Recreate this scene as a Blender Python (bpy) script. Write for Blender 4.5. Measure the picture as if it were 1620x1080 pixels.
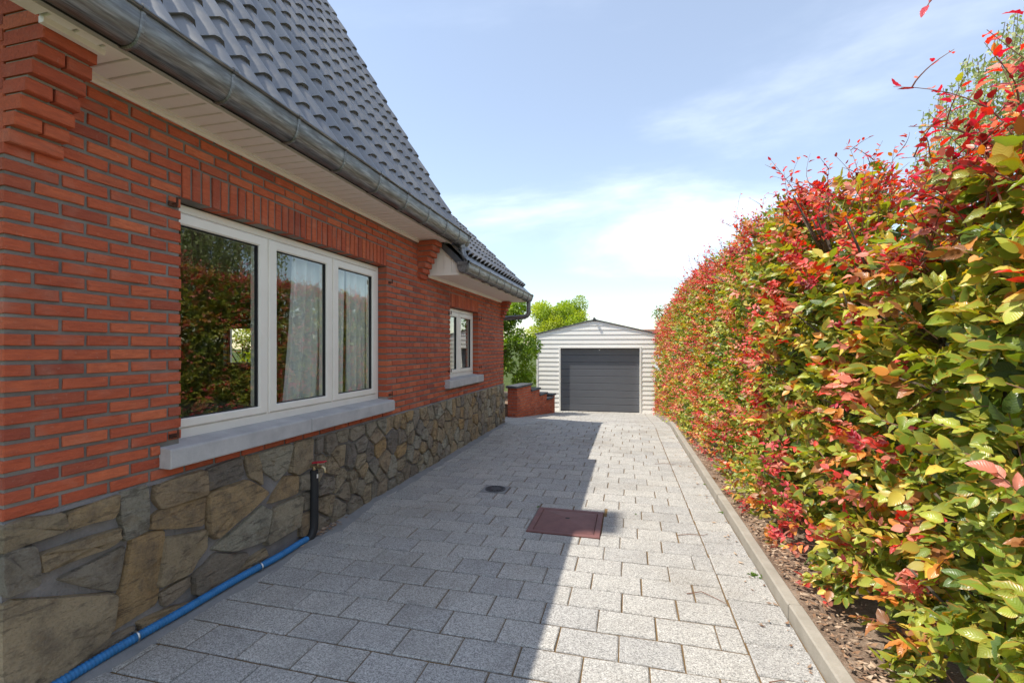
import bpy, bmesh, math, random
import numpy as np
from mathutils import Vector, Matrix, noise as mnoise
R = math.radians
random.seed(7); rng = np.random.default_rng(11)
for o in list(bpy.data.objects): bpy.data.objects.remove(o)
scene = bpy.context.scene; C = scene.collection

# ------------------------------------------------------------------ camera
YAW = math.atan2(188, 740)
cam_d = bpy.data.cameras.new('camera'); cam = bpy.data.objects.new('camera', cam_d); C.objects.link(cam)
cam.location = (0, 0, 1.5); cam.rotation_euler = (R(90), 0, YAW)
cam_d.sensor_width = 36; cam_d.lens = 36 * 740 / 1620; cam_d.shift_y = 10 / 1620
cam_d.clip_start = 0.05; cam_d.clip_end = 3000
scene.camera = cam
# ------------------------------------------------------------------ sun and sky
SUN = Vector((0.523, 0.24, -1.0)).normalized()          # the way the light travels
sun_d = bpy.data.lights.new('sun', 'SUN'); sun = bpy.data.objects.new('sun', sun_d); C.objects.link(sun)
sun_d.energy = 2.3; sun_d.angle = R(0.53); sun_d.color = (1.0, 0.94, 0.84)
sun.rotation_euler = SUN.to_track_quat('-Z', 'Y').to_euler(); sun.location = (-8, -4, 20)
world = bpy.data.worlds.new('World'); scene.world = world; world.use_nodes = True
wn = world.node_tree.nodes; wl = world.node_tree.links; wn.clear()
wout = wn.new('ShaderNodeOutputWorld'); wbg = wn.new('ShaderNodeBackground'); wbg.inputs[1].default_value = 0.076
sky = wn.new('ShaderNodeTexSky'); sky.sky_type = 'NISHITA'; sky.sun_disc = False
sky.sun_elevation = math.asin(-SUN.z); sky.sun_rotation = math.atan2(-SUN.x, -SUN.y)
sky.altitude = 50; sky.air_density = 1.15; sky.dust_density = 0.2; sky.ozone_density = 0.9
wtc = wn.new('ShaderNodeTexCoord'); wsep = wn.new('ShaderNodeSeparateXYZ'); wl.new(wtc.outputs['Generated'], wsep.inputs[0])
def wmath(op, a, b=None, clamp=False):
    n = wn.new('ShaderNodeMath'); n.operation = op; n.use_clamp = clamp
    for i, v in enumerate((a, b)):
        if v is None: continue
        if isinstance(v, (int, float)): n.inputs[i].default_value = v
        else: wl.new(v, n.inputs[i])
    return n.outputs[0]
zc = wmath('MAXIMUM', wsep.outputs[2], 0.0); den = wmath('ADD', zc, 0.22)
wcx = wmath('DIVIDE', wsep.outputs[0], den); wcy = wmath('DIVIDE', wsep.outputs[1], den)
wcom = wn.new('ShaderNodeCombineXYZ'); wl.new(wcx, wcom.inputs[0]); wl.new(wcy, wcom.inputs[1])
wmap = wn.new('ShaderNodeMapping'); wl.new(wcom.outputs[0], wmap.inputs[0])
wmap.inputs['Location'].default_value = (5.48, 8.44, 0.0); wmap.inputs['Rotation'].default_value = (0, 0, R(25)); wmap.inputs['Scale'].default_value = (0.55, 1.0, 1)
wno = wn.new('ShaderNodeTexNoise'); wl.new(wmap.outputs[0], wno.inputs['Vector'])
wno.inputs['Scale'].default_value = 0.9; wno.inputs['Detail'].default_value = 7; wno.inputs['Roughness'].default_value = 0.55; wno.inputs['Distortion'].default_value = 0.3
wrm = wn.new('ShaderNodeMapRange'); wl.new(wno.outputs['Fac'], wrm.inputs[0]); wrm.interpolation_type = 'SMOOTHSTEP'
wrm.inputs[1].default_value = 0.46; wrm.inputs[2].default_value = 0.86; wrm.inputs[3].default_value = 0.05; wrm.inputs[4].default_value = 0.38
wmx = wn.new('ShaderNodeMix'); wmx.data_type = 'RGBA'; wl.new(wmath('MULTIPLY', wrm.outputs[0], wmath('MULTIPLY', wmath('ADD', zc, .06), 3.6, True)), wmx.inputs[0]); wl.new(sky.outputs[0], wmx.inputs[6])
wmx.inputs[7].default_value = (25, 25, 25, 1)
wl.new(wmx.outputs[2], wbg.inputs[0]); wl.new(wbg.outputs[0], wout.inputs[0])
scene.view_settings.view_transform = 'Standard'; scene.view_settings.look = 'None'
scene.view_settings.exposure = 1.38; scene.view_settings.gamma = 1; scene.view_settings.use_curve_mapping = False
scene.render.engine = 'CYCLES'
scene.render.resolution_x = 1024; scene.render.resolution_y = 682

# ------------------------------------------------------------------ helpers
def tag(o, label=None, cat=None, group=None, kind=None):
    if label: o['label'] = label
    if cat: o['category'] = cat
    if group: o['group'] = group
    if kind: o['kind'] = kind
    return o
def empty(name, loc=(0, 0, 0), rz=0, **k):
    o = bpy.data.objects.new(name, None); C.objects.link(o); o.location = loc; o.rotation_euler = (0, 0, rz); o.empty_display_size = 0.1
    return tag(o, **k)
def link(name, me, parent=None, loc=(0, 0, 0), rot=(0, 0, 0)):
    o = bpy.data.objects.new(name, me); C.objects.link(o); o.parent = parent; o.location = loc; o.rotation_euler = rot
    return o
class MB:
    """collects simple shapes into one mesh"""
    def __init__(s): s.v = []; s.f = []; s.r = []; s.cur = 0.0
    def add(s, vs, fs):
        n = len(s.v); s.v += [tuple(p) for p in vs]; s.f += [tuple(i + n for i in f) for f in fs]; s.r += [s.cur] * len(vs); return s
    def box(s, x0, x1, y0, y1, z0, z1):
        return s.add([(x0,y0,z0),(x1,y0,z0),(x1,y1,z0),(x0,y1,z0),(x0,y0,z1),(x1,y0,z1),(x1,y1,z1),(x0,y1,z1)],
                     [(0,3,2,1),(4,5,6,7),(0,1,5,4),(1,2,6,5),(2,3,7,6),(3,0,4,7)])
    def tube(s, pts, rad, n=8, cap=True):
        pts = [Vector(p) for p in pts]; rads = rad if isinstance(rad, (list, tuple)) else [rad] * len(pts)
        vs = []; fs = []
        up = Vector((0.13, 0.2, 1)).normalized(); prev = None
        for i, p in enumerate(pts):
            t = (pts[min(i+1, len(pts)-1)] - pts[max(i-1, 0)]).normalized()
            if prev is None:
                a = t.orthogonal().normalized()
            else:
                a = (prev - t * prev.dot(t)); a = a.normalized() if a.length > 1e-6 else t.orthogonal().normalized()
            prev = a; b = t.cross(a)
            for k in range(n):
                q = 2 * math.pi * k / n; vs.append(p + (a * math.cos(q) + b * math.sin(q)) * rads[i])
        for i in range(len(pts) - 1):
            for k in range(n): fs.append((i*n+k, i*n+(k+1) % n, (i+1)*n+(k+1) % n, (i+1)*n+k))
        if cap: fs.append(tuple(range(n))[::-1]); fs.append(tuple((len(pts)-1)*n+k for k in range(n)))
        return s.add(vs, fs)
    def prism(s, prof, axis, a0, a1):
        """prof: list of 2D points; extruded along axis 'x','y' or 'z'"""
        def P(p, a): return {'x': (a, p[0], p[1]), 'y': (p[0], a, p[1]), 'z': (p[0], p[1], a)}[axis]
        n = len(prof); vs = [P(p, a0) for p in prof] + [P(p, a1) for p in prof]
        fs = [tuple(range(n)), tuple(range(2*n-1, n-1, -1))] + [(i, i+n, (i+1) % n+n, (i+1) % n) for i in range(n)]
        return s.add(vs, fs)
    def mesh(s, name, mat, smooth=False, rnd=False, recalc=True):
        me = bpy.data.meshes.new(name); me.from_pydata(s.v, [], s.f); me.materials.append(mat)
        if rnd:
            a = me.attributes.new('rnd', 'FLOAT', 'POINT'); a.data.foreach_set('value', s.r)
        if recalc:
            bm = bmesh.new(); bm.from_mesh(me); bmesh.ops.recalc_face_normals(bm, faces=bm.faces); bm.to_mesh(me); bm.free()
        if smooth: me.polygons.foreach_set('use_smooth', [True] * len(me.polygons))
        me.update(); return me
    def build(s, name, mat, parent=None, smooth=False, rnd=False, **k):
        return tag(link(name, s.mesh(name, mat, smooth, rnd), parent), **k)
def smooth_angle(o, deg=40):
    me = o.data; me.polygons.foreach_set('use_smooth', [True] * len(me.polygons)); me.set_sharp_from_angle(angle=R(deg)); return o
def pix(X, Y, Z):
    c, s = math.cos(YAW), math.sin(YAW); d = -X * s + Y * c
    if d < 0.2: return None
    return (810 + 740 * (X * c + Y * s) / d, 550 - (Z - 1.5) * 740 / d, d)
def shows(X, Y, Z, size=1.0, m=25):
    """how large a piece at this place shows in the frame; 0 if outside"""
    p = pix(X, Y, Z)
    if p is None or not (-m < p[0] < 1620 + m and -m < p[1] < 1080 + m): return 0
    return size / p[2] ** 2
def zg(Y):
    return 0.0 if Y < 9.4 else (-0.46 * (Y - 9.4) / 4.8 if Y < 14.2 else -0.46)

# ------------------------------------------------------------------ materials
class M:
    def __init__(s, name, rough=0.7, spec=0.5, metal=0.0):
        s.m = bpy.data.materials.new(name); s.m.use_nodes = True; s.n = s.m.node_tree.nodes; s.l = s.m.node_tree.links
        s.b = s.n['Principled BSDF']; s.b.inputs['Roughness'].default_value = rough; s.b.inputs['Metallic'].default_value = metal
        s.b.inputs['Specular IOR Level'].default_value = spec
    def node(s, t, **k):
        n = s.n.new(t)
        for a, b in k.items(): setattr(n, a, b)
        return n
    def put(s, sock, v):
        if hasattr(v, 'is_linked') or hasattr(v, 'links'): s.l.new(v, sock)
        else: sock.default_value = v
    def coord(s, scale=(1, 1, 1), kind='Object', jitter=False):
        tc = s.node('ShaderNodeTexCoord'); mp = s.node('ShaderNodeMapping'); s.l.new(tc.outputs[kind], mp.inputs[0]); mp.inputs['Scale'].default_value = scale
        if jitter:
            oi = s.node('ShaderNodeObjectInfo'); v = s.math('MULTIPLY', oi.outputs['Random'], 37.0); s.l.new(v, mp.inputs['Location'])
        return mp.outputs[0]
    def math(s, op, a, b=0.0, clamp=False):
        n = s.node('ShaderNodeMath', operation=op, use_clamp=clamp); s.put(n.inputs[0], a); s.put(n.inputs[1], b); return n.outputs[0]
    def noise(s, vec, scale, detail=4, rough=0.55, out='Fac'):
        n = s.node('ShaderNodeTexNoise'); s.l.new(vec, n.inputs['Vector']); n.inputs['Scale'].default_value = scale
        n.inputs['Detail'].default_value = detail; n.inputs['Roughness'].default_value = rough; return n.outputs[out]
    def voro(s, vec, scale, out='Distance', feature='F1'):
        n = s.node('ShaderNodeTexVoronoi', feature=feature); s.l.new(vec, n.inputs['Vector']); n.inputs['Scale'].default_value = scale; return n.outputs[out]
    def ramp(s, fac, stops):
        n = s.node('ShaderNodeValToRGB'); s.l.new(fac, n.inputs[0]); e = n.color_ramp.elements
        while len(e) < len(stops): e.new(0.5)
        for i, (p, c) in enumerate(stops): e[i].position = p; e[i].color = (*c, 1) if len(c) == 3 else c
        return n.outputs[0]
    def mix(s, f, a, b, mode='MIX'):
        n = s.node('ShaderNodeMix', data_type='RGBA', blend_type=mode)
        s.put(n.inputs[0], f)
        for i, v in ((6, a), (7, b)):
            if isinstance(v, tuple): v = (*v, 1) if len(v) == 3 else v
            s.put(n.inputs[i], v)
        return n.outputs[2]
    def rand(s):
        """a number per piece: the object's own random plus the mesh attribute rnd"""
        oi = s.node('ShaderNodeObjectInfo'); at = s.node('ShaderNodeAttribute', attribute_name='rnd')
        return s.math('FRACT', s.math('ADD', oi.outputs['Random'], at.outputs['Fac']))
    def color(s, v): s.put(s.b.inputs['Base Color'], (*v, 1) if isinstance(v, tuple) and len(v) == 3 else v); return s
    def rough(s, v): s.put(s.b.inputs['Roughness'], v); return s
    def bump(s, h, strength=0.3, dist=0.01):
        n = s.node('ShaderNodeBump'); n.inputs['Strength'].default_value = strength; n.inputs['Distance'].default_value = dist; s.l.new(h, n.inputs['Height'])
        s.l.new(n.outputs[0], s.b.inputs['Normal']); return s
def range_(m, v, a, b, c, d):
    n = m.node('ShaderNodeMapRange'); m.l.new(v, n.inputs[0])
    for i, x in enumerate((a, b, c, d)): n.inputs[i+1].default_value = x
    return n.outputs[0]

# brick
m = M('brick', 0.82, 0.25); g = m.coord(kind='Generated'); w = m.coord(jitter=True); wl_ = m.coord((6, 1, 5), jitter=True)
rn = m.rand()
base = m.ramp(rn, [(0, (.44, .092, .045)), (.2, (.59, .138, .060)), (.4, (.51, .112, .052)), (.6, (.65, .172, .075)), (.78, (.34, .080, .048)), (.9, (.56, .130, .058)), (1, (.47, .098, .048))])
st = m.noise(wl_, 14, 6, .65); fl = m.noise(w, 60, 5, .6)
col = m.mix(range_(m, st, .35, .75, 0, .55), base, (.22, .05, .035))
col = m.mix(range_(m, fl, .62, .72, 0, .45), col, (.50, .24, .17))
blot = m.noise(w, 5, 3); col = m.mix(range_(m, blot, .55, .8, 0, .35), col, (.55, .30, .22))
m.color(col); m.bump(m.math('ADD', m.math('MULTIPLY', st, 1.6), fl), .75, .006); BRICK = m.m
# mortar
m = M('mortar', 0.95, 0.1); c = m.coord(); a = m.noise(c, 9, 5); b = m.noise(c, 160, 3)
bw = m.noise(c, 1.1, 3); mc = m.mix(range_(m, bw, .5, .68, 0, .75), m.ramp(a, [(.3, (.17, .152, .135)), (.7, (.28, .255, .225))]), (.46, .43, .39)); m.color(m.mix(m.math('MULTIPLY', b, .5), mc, (.14, .13, .12))); m.bump(b, .6, .004); MORTAR = m.m
m = M('plinth_mortar', 0.95, 0.1); c = m.coord(); a = m.noise(c, 7, 6); b = m.noise(c, 90, 4)
m.color(m.mix(m.math('MULTIPLY', b, .6), m.ramp(a, [(.3, (.21, .195, .19)), (.7, (.34, .32, .315))]), (.15, .145, .14))); m.bump(m.math('ADD', a, b), .7, .01); PMORTAR = m.m
# fieldstone
m = M('stone', 0.85, 0.25); c = m.coord(jitter=True); c2 = m.coord((1, 1, 2.6), jitter=True); rn = m.rand()
base = m.ramp(rn, [(0, (.56, .38, .20)), (.2, (.52, .44, .31)), (.4, (.42, .36, .29)), (.55, (.64, .42, .20)), (.7, (.56, .51, .39)), (.85, (.32, .275, .23)), (1, (.62, .47, .28))])
a = m.noise(c, 5.5, 9, .72); b = m.noise(c2, 26, 9, .75); d = m.noise(c, 9, 7, .7)
col = m.mix(range_(m, a, .47, .64, 0, .65), base, (.19, .155, .12))
col = m.mix(range_(m, d, .55, .75, 0, .6), col, (.38, .25, .12))
col = m.mix(range_(m, b, .60, .78, 0, .6), col, (.44, .42, .36))
c3 = m.coord((1, 1.2, 7), jitter=True); ln = m.noise(c3, 5, 9, .7); lnf = range_(m, ln, .575, .60, 0, 1); col = m.mix(m.math('MULTIPLY', lnf, .38), col, (.085, .075, .065))
gr2 = m.noise(c, 95, 4, .7); col = m.mix(range_(m, gr2, .52, .70, 0, .35), col, (.12, .105, .09)); col = m.mix(range_(m, gr2, .46, .30, 0, .30), col, (.52, .48, .40))
m.color(col); m.bump(m.math('SUBTRACT', m.math('ADD', m.math('MULTIPLY', b, 1.2), m.math('MULTIPLY', a, 2.6)), m.math('MULTIPLY', lnf, .35)), 1.0, .04); STONE = m.m
# paver: washed aggregate
m = M('paver', 0.9, 0.25); c = m.coord(kind='Object', jitter=True); rn = m.rand()
v = m.voro(c, 210, 'Color'); sp = m.node('ShaderNodeSeparateColor'); m.l.new(v, sp.inputs[0])
chip = m.ramp(sp.outputs[0], [(0, (.20, .195, .186)), (.25, (.32, .31, .292)), (.55, (.43, .417, .392)), (.85, (.51, .497, .468)), (1, (.64, .625, .595))])
big = m.noise(c, 2.5, 5); tone = m.ramp(rn, [(0, (.91, .905, .90)), (.5, (1, .985, .955)), (1, (1.06, 1.04, 1.0))])
col = m.mix(1.0, chip, tone, 'MULTIPLY'); col = m.mix(range_(m, big, .5, .75, 0, .4), col, (.22, .21, .195))
gw = m.node('ShaderNodeNewGeometry'); stn = m.noise(gw.outputs['Position'], 0.9, 6, .6); col = m.mix(range_(m, stn, .50, .72, 0, .42), col, (.22, .185, .14)); st2 = m.noise(gw.outputs['Position'], 3.4, 7, .7); col = m.mix(range_(m, st2, .60, .72, 0, .35), col, (.13, .12, .105)); st3 = m.noise(gw.outputs['Position'], 14, 5, .7); col = m.mix(range_(m, st3, .66, .74, 0, .4), col, (.12, .11, .10))
m.color(col); m.bump(m.voro(c, 210), .55, .004); PAVER = m.m
# jointing sand
m = M('joint_sand', 0.95, 0.1); c = m.coord(); a = m.noise(c, 3, 4); b = m.noise(c, 120, 4)
m.color(m.mix(b, m.ramp(a, [(.35, (.22, .125, .05)), (.65, (.30, .185, .08))]), (.11, .085, .05))); m.bump(b, .7, .006); SAND = m.m
# cement smear
m = M('cement_film', 0.9, 0.2); c = m.coord(); a = m.noise(c, 8, 8, .65); b = m.voro(c, 190)
m.color(m.mix(m.math('MULTIPLY', b, .5), m.ramp(a, [(.3, (.22, .218, .215)), (.7, (.31, .305, .30))]), (.20, .20, .195))); m.bump(b, .5, .004); FILM = m.m
# concrete / bluestone / kerb
def concrete(name, lo, hi, sc=6, rough=.85):
    m = M(name, rough, .3); c = m.coord(); a = m.noise(c, sc, 7, .62); b = m.noise(c, 130, 4)
    m.color(m.mix(m.math('MULTIPLY', b, .35), m.ramp(a, [(.3, lo), (.7, hi)]), tuple(x * .6 for x in lo))); m.bump(m.math('ADD', a, b), .35, .006); return m.m
SILL = concrete('bluestone', (.42, .41, .41), (.60, .585, .575)); KERB = concrete('kerb_concrete', (.30, .27, .22), (.42, .38, .32)); SLATE = concrete('dark_coping', (.07, .075, .085), (.12, .125, .135), 8, .6)
# earth
m = M('soil', 0.95, 0.1); c = m.coord(); a = m.noise(c, 6, 6); b = m.noise(c, 70, 5, .7)
m.color(m.ramp(m.math('ADD', m.math('MULTIPLY', a, .5), m.math('MULTIPLY', b, .5)), [(.35, (.14, .09, .06)), (.5, (.30, .21, .15)), (.65, (.48, .37, .28))])); m.bump(b, .9, .03); SOIL = m.m
m = M('lawn', 0.95, 0.1); c = m.coord(); a = m.noise(c, .6, 8); b = m.noise(c, 25, 5, .7)
m.color(m.ramp(m.math('ADD', m.math('MULTIPLY', a, .5), m.math('MULTIPLY', b, .5)), [(.35, (.04, .065, .016)), (.6, (.09, .11, .03))])); m.bump(b, .9, .04); LAWN = m.m
# painted upvc, boards
def paint(name, col, rough=.35, dirt=.12, sc=4):
    m = M(name, rough, .5); c = m.coord(); a = m.noise(c, sc, 6, .6); b = m.noise(c, 45, 3)
    m.color(m.mix(range_(m, a, .45, .8, 0, dirt * 2.5), col, tuple(x * .72 * y for x, y in zip(col, (1, .95, .86))))); m.bump(b, .04, .002); return m.m
UPVC = paint('white_upvc', (.84, .795, .72)); SOFFIT = paint('soffit_white', (.86, .815, .75), .5); SIDING = paint('white_siding', (.90, .875, .815), .5, .05); DOORGREY = paint('anthracite_steel', (.115, .122, .138), .4, .1)
BLACKRUB = paint('black_rubber', (.018, .018, .02), .6); BLUE = paint('blue_sleeve', (.03, .19, .46), .55, .4, 18); REDHANDLE = paint('red_handle', (.55, .03, .05), .35); DARK = paint('dark_gap', (.02, .02, .022), .8)
m = M('zinc', .42, .5, .72); c = m.coord((1, .6, 9)); a = m.noise(c, 7, 6, .65); b = m.noise(m.coord((22, .8, 3)), 9, 5)
m.color(m.mix(range_(m, b, .40, .62, 0, .75), m.ramp(a, [(.35, (.15, .155, .165)), (.65, (.36, .365, .37))]), (.11, .108, .108))); m.rough(range_(m, a, .3, .7, .34, .55)); m.bump(b, .10, .004); ZINC = m.m
m = M('brass', .35, .5, .9); m.color((.45, .36, .22)); BRASS = m.m
m = M('steel_clip', .3, .5, .9); m.color((.5, .5, .5)); STEEL = m.m
m = M('rusty_iron', .8, .3); c = m.coord(); m.color(m.ramp(m.noise(c, 30, 5), [(.35, (.05, .022, .015)), (.65, (.13, .05, .028))])); m.bump(m.noise(c, 80, 4), .5, .004); RUST = m.m
m = M('cast_iron_red', .62, .45, .1); c = m.coord(); a = m.noise(c, 9, 6, .65); b = m.noise(c, 120, 4)
m.color(m.mix(m.math('MULTIPLY', b, .4), m.ramp(a, [(.3, (.155, .060, .052)), (.7, (.235, .100, .085))]), (.12, .06, .055))); m.bump(b, .35, .004); CASTRED = m.m
m = M('cast_iron_black', .55, .5, .3); c = m.coord(); a = m.noise(c, 30, 5); m.color(m.ramp(a, [(.3, (.035, .037, .042)), (.7, (.075, .078, .085))])); m.bump(a, .3, .003); CASTBLK = m.m
# glazed clay roof tile
m = M('roof_tile', .33, 1.0); m.b.inputs['IOR'].default_value = 1.85; c = m.coord(jitter=True); rn = m.rand(); a = m.noise(c, 14, 6, .6)
m.color(m.mix(range_(m, a, .45, .75, 0, .5), m.ramp(rn, [(0, (.032, .034, .040)), (.3, (.078, .077, .078)), (.6, (.050, .051, .056)), (.85, (.095, .090, .085)), (1, (.15, .14, .128))]), (.16, .14, .115)))
m.rough(range_(m, a, .3, .7, .36, .50)); m.bump(a, .12, .003); TILE = m.m
m = M('clay_orange', .7, .3); c = m.coord(); m.color(m.ramp(m.noise(c, 4, 5), [(.3, (.22, .095, .055)), (.7, (.36, .17, .10))])); CLAY = m.m
# bark / wood
m = M('bark', .9, .2); c = m.coord((3, 3, 1)); a = m.noise(c, 14, 6, .65); m.color(m.ramp(a, [(.35, (.06, .045, .032)), (.65, (.17, .135, .10))])); m.bump(a, .7, .01); BARK = m.m
m = M('birch_bark', .8, .2); c = m.coord((1, 1, 7)); a = m.noise(c, 5, 5, .65); m.color(m.ramp(a, [(.4, (.08, .07, .06)), (.5, (.55, .52, .47)), (.8, (.68, .65, .6))])); BIRCHB = m.m
m = M('twig', .7, .3); m.color((.20, .10, .065)); TWIG = m.m
m = M('dry_leaf', .85, .2); rn = m.rand(); m.color(m.ramp(rn, [(0, (.20, .11, .06)), (.4, (.34, .21, .13)), (.7, (.50, .38, .27)), (1, (.15, .085, .055))])); DRY = m.m
# leaves: colour comes from each leaf's own attribute
def leafmat(name, trans=.35, rough=.32, veins=True, spec=.5):
    m = M(name, rough, spec); at = m.node('ShaderNodeAttribute', attribute_name='Col'); col = at.outputs['Color']
    uv = m.node('ShaderNodeAttribute', attribute_name='luv'); sx = m.node('ShaderNodeSeparateXYZ'); m.l.new(uv.outputs['Vector'], sx.inputs[0])
    if veins:
        au = m.math('ABSOLUTE', sx.outputs[1]); ed = range_(m, au, .55, 1.0, 0, 1)
        ec = m.mix(.75, col, (.62, .22, .04)); ed2 = m.math('MULTIPLY', ed, sx.outputs[2])
        col = m.mix(ed2, col, ec)
        ph = m.math('SUBTRACT', m.math('MULTIPLY', sx.outputs[0], 9.0), m.math('MULTIPLY', au, 2.6)); tri = m.math('PINGPONG', ph, .5)
        m.bump(tri, .30, .004); vein = range_(m, tri, .40, .5, 0, .28); col = m.mix(vein, col, m.mix(.5, col, (.5, .42, .16)))
    m.color(col)
    tr = m.node('ShaderNodeBsdfTranslucent'); hs = m.node('ShaderNodeHueSaturation'); hs.inputs['Saturation'].default_value = 1.15; hs.inputs['Value'].default_value = 1.35
    m.l.new(col, hs.inputs['Color']); m.l.new(hs.outputs[0], tr.inputs[0])
    ms = m.node('ShaderNodeMixShader'); ms.inputs[0].default_value = trans; m.l.new(m.b.outputs[0], ms.inputs[1]); m.l.new(tr.outputs[0], ms.inputs[2])
    m.l.new(ms.outputs[0], m.n['Material Output'].inputs['Surface']); return m.m
LEAF = leafmat('beech_leaf'); LEAFB = leafmat('tree_leaf', .4, .5, False, .4)
# window glass: mirror coat over clear
m = M('window_glass'); m.n.remove(m.b); gl = m.node('ShaderNodeBsdfGlossy'); gl.inputs['Roughness'].default_value = .004; gl.inputs[0].default_value = (.93, .96, .95, 1)
tp = m.node('ShaderNodeBsdfTransparent'); tp.inputs[0].default_value = (.95, .97, .96, 1); fr = m.node('ShaderNodeFresnel'); fr.inputs[0].default_value = 1.7
gb0 = m.node('ShaderNodeNewGeometry'); ff = m.math('MULTIPLY', m.math('MULTIPLY', fr.outputs[0], 2.1, True), m.math('SUBTRACT', 1.0, gb0.outputs['Backfacing'])); ms = m.node('ShaderNodeMixShader'); m.l.new(ff, ms.inputs[0]); m.l.new(tp.outputs[0], ms.inputs[1]); m.l.new(gl.outputs[0], ms.inputs[2])
m.l.new(ms.outputs[0], m.n['Material Output'].inputs['Surface']); GLASS = m.m
m = M('sheer_fabric', .9, .1); m.color((.92, .92, .90)); tp = m.node('ShaderNodeBsdfTransparent'); tl = m.node('ShaderNodeBsdfTranslucent'); tl.inputs[0].default_value = (.85, .85, .83, 1)
m1 = m.node('ShaderNodeMixShader'); m1.inputs[0].default_value = .25; m.l.new(m.b.outputs[0], m1.inputs[1]); m.l.new(tl.outputs[0], m1.inputs[2])
m2 = m.node('ShaderNodeMixShader'); m2.inputs[0].default_value = .93; m.l.new(tp.outputs[0], m2.inputs[1]); m.l.new(m1.outputs[0], m2.inputs[2]); m.l.new(m2.outputs[0], m.n['Material Output'].inputs['Surface']); SHEER = m.m
ROOM = paint('room_plaster', (.42, .37, .31), .8); SHELF = paint('tan_shelf', (.36, .24, .13), .4)
# plain brickwork for the faces that cannot be told apart into bricks
m = M('far_brickwork', .85, .2); c = m.coord(); mp = m.node('ShaderNodeMapping'); mp.inputs['Rotation'].default_value = (R(90), 0, 0); m.l.new(c, mp.inputs[0])
bt = m.node('ShaderNodeTexBrick'); m.l.new(mp.outputs[0], bt.inputs['Vector']); bt.inputs['Scale'].default_value = 1; bt.inputs['Brick Width'].default_value = .2; bt.inputs['Row Height'].default_value = .0653; bt.inputs['Mortar Size'].default_value = .006
bt.inputs['Color1'].default_value = (.42, .09, .04, 1); bt.inputs['Color2'].default_value = (.32, .07, .035, 1); bt.inputs['Mortar'].default_value = (.2, .18, .155, 1); m.color(bt.outputs[0]); FARBRICK = m.m

# ------------------------------------------------------------------ pieces
def block(a, b, depth, ch=.004, jit=.0015, seed=0):
    """a block a x b, its dressed face looking to +X at x = 0, a along Y and b along Z"""
    r = random.Random(seed); J = lambda s=jit: r.uniform(-s, s)
    def ring(x, i, j): return [(x + (J() * .6 if x > -depth * .9 else 0), sy * (a / 2 - i) + J(j), sz * (b / 2 - i) + J(j)) for sy, sz in ((-1, -1), (1, -1), (1, 1), (-1, 1))]
    vs = ring(0, ch, jit) + ring(-ch, 0, jit) + ring(-depth, 0, 0)
    fs = [(0, 1, 2, 3)] + [(i + k, i + (k+1) % 4, i + (k+1) % 4 - 4, i + k - 4)[::-1] for i in (4, 8) for k in range(4)]
    return vs, [tuple(f) for f in fs]
_cache = {}
def block_mesh(name, a, b, depth, mat, ch, jit, var, flat=False):
    key = (name, round(a, 3), round(b, 3), round(depth, 3), var, flat)
    if key not in _cache:
        vs, fs = block(a, b, depth, ch, jit, hash(key[1:]) & 0xffff)
        if flat: vs = [(y, z, x) for x, y, z in vs]
        me = bpy.data.meshes.new(name); me.from_pydata(vs, [], fs); me.materials.append(mat); me.update()
        bm = bmesh.new(); bm.from_mesh(me); bmesh.ops.recalc_face_normals(bm, faces=bm.faces); bm.to_mesh(me); bm.free(); _cache[key] = me
    return _cache[key]
def lay_pieces(parent, name, restname, pieces, mat, limit, depth, ch, jit, flat=False):
    """pieces: (a, b, Matrix). The ones that show largest become objects, the rest one joined part."""
    def score(p):
        t = p[2].translation; return shows(t.x, t.y, t.z, p[0] * p[1])
    order = sorted(pieces, key=score, reverse=True); rest = MB()
    for i, (a, b, mx) in enumerate(order):
        if i < limit and score((a, b, mx)) > 0:
            o = bpy.data.objects.new(name, block_mesh(name, round(a, 2) if flat else round(a, 3), b, depth, mat, ch, jit, i % 5, flat)); C.objects.link(o); o.parent = parent; o.matrix_local = mx
        else:
            vs, fs = block(a, b, depth, ch, jit, i % 97); rest.cur = random.random()
            if flat: vs = [(y, z, x) for x, y, z in vs]
            rest.add([mx @ Vector(v) for v in vs], fs)
    if rest.v: rest.build(restname, mat, parent, rnd=True, kind='stuff')

# ================================================================== GROUND
YS = [-40, -10, 0, 3, 6, 9.4, 14.2, 20, 40, 100, 800]
gm = MB(); gm.add([(x, y, zg(y) - .09) for y in YS for x in (-600, -40, -12.5, -2.5, 4, 40, 600)],
       [(j*7+i, j*7+i+1, (j+1)*7+i+1, (j+1)*7+i) for j in range(len(YS)-1) for i in range(6)])
gm.build('ground', LAWN, kind='structure')
def xk(Y): return .857 - .018 * (Y - 2.4) if Y < 8.4 else .75 - .008 * (Y - 8.4)
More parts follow.
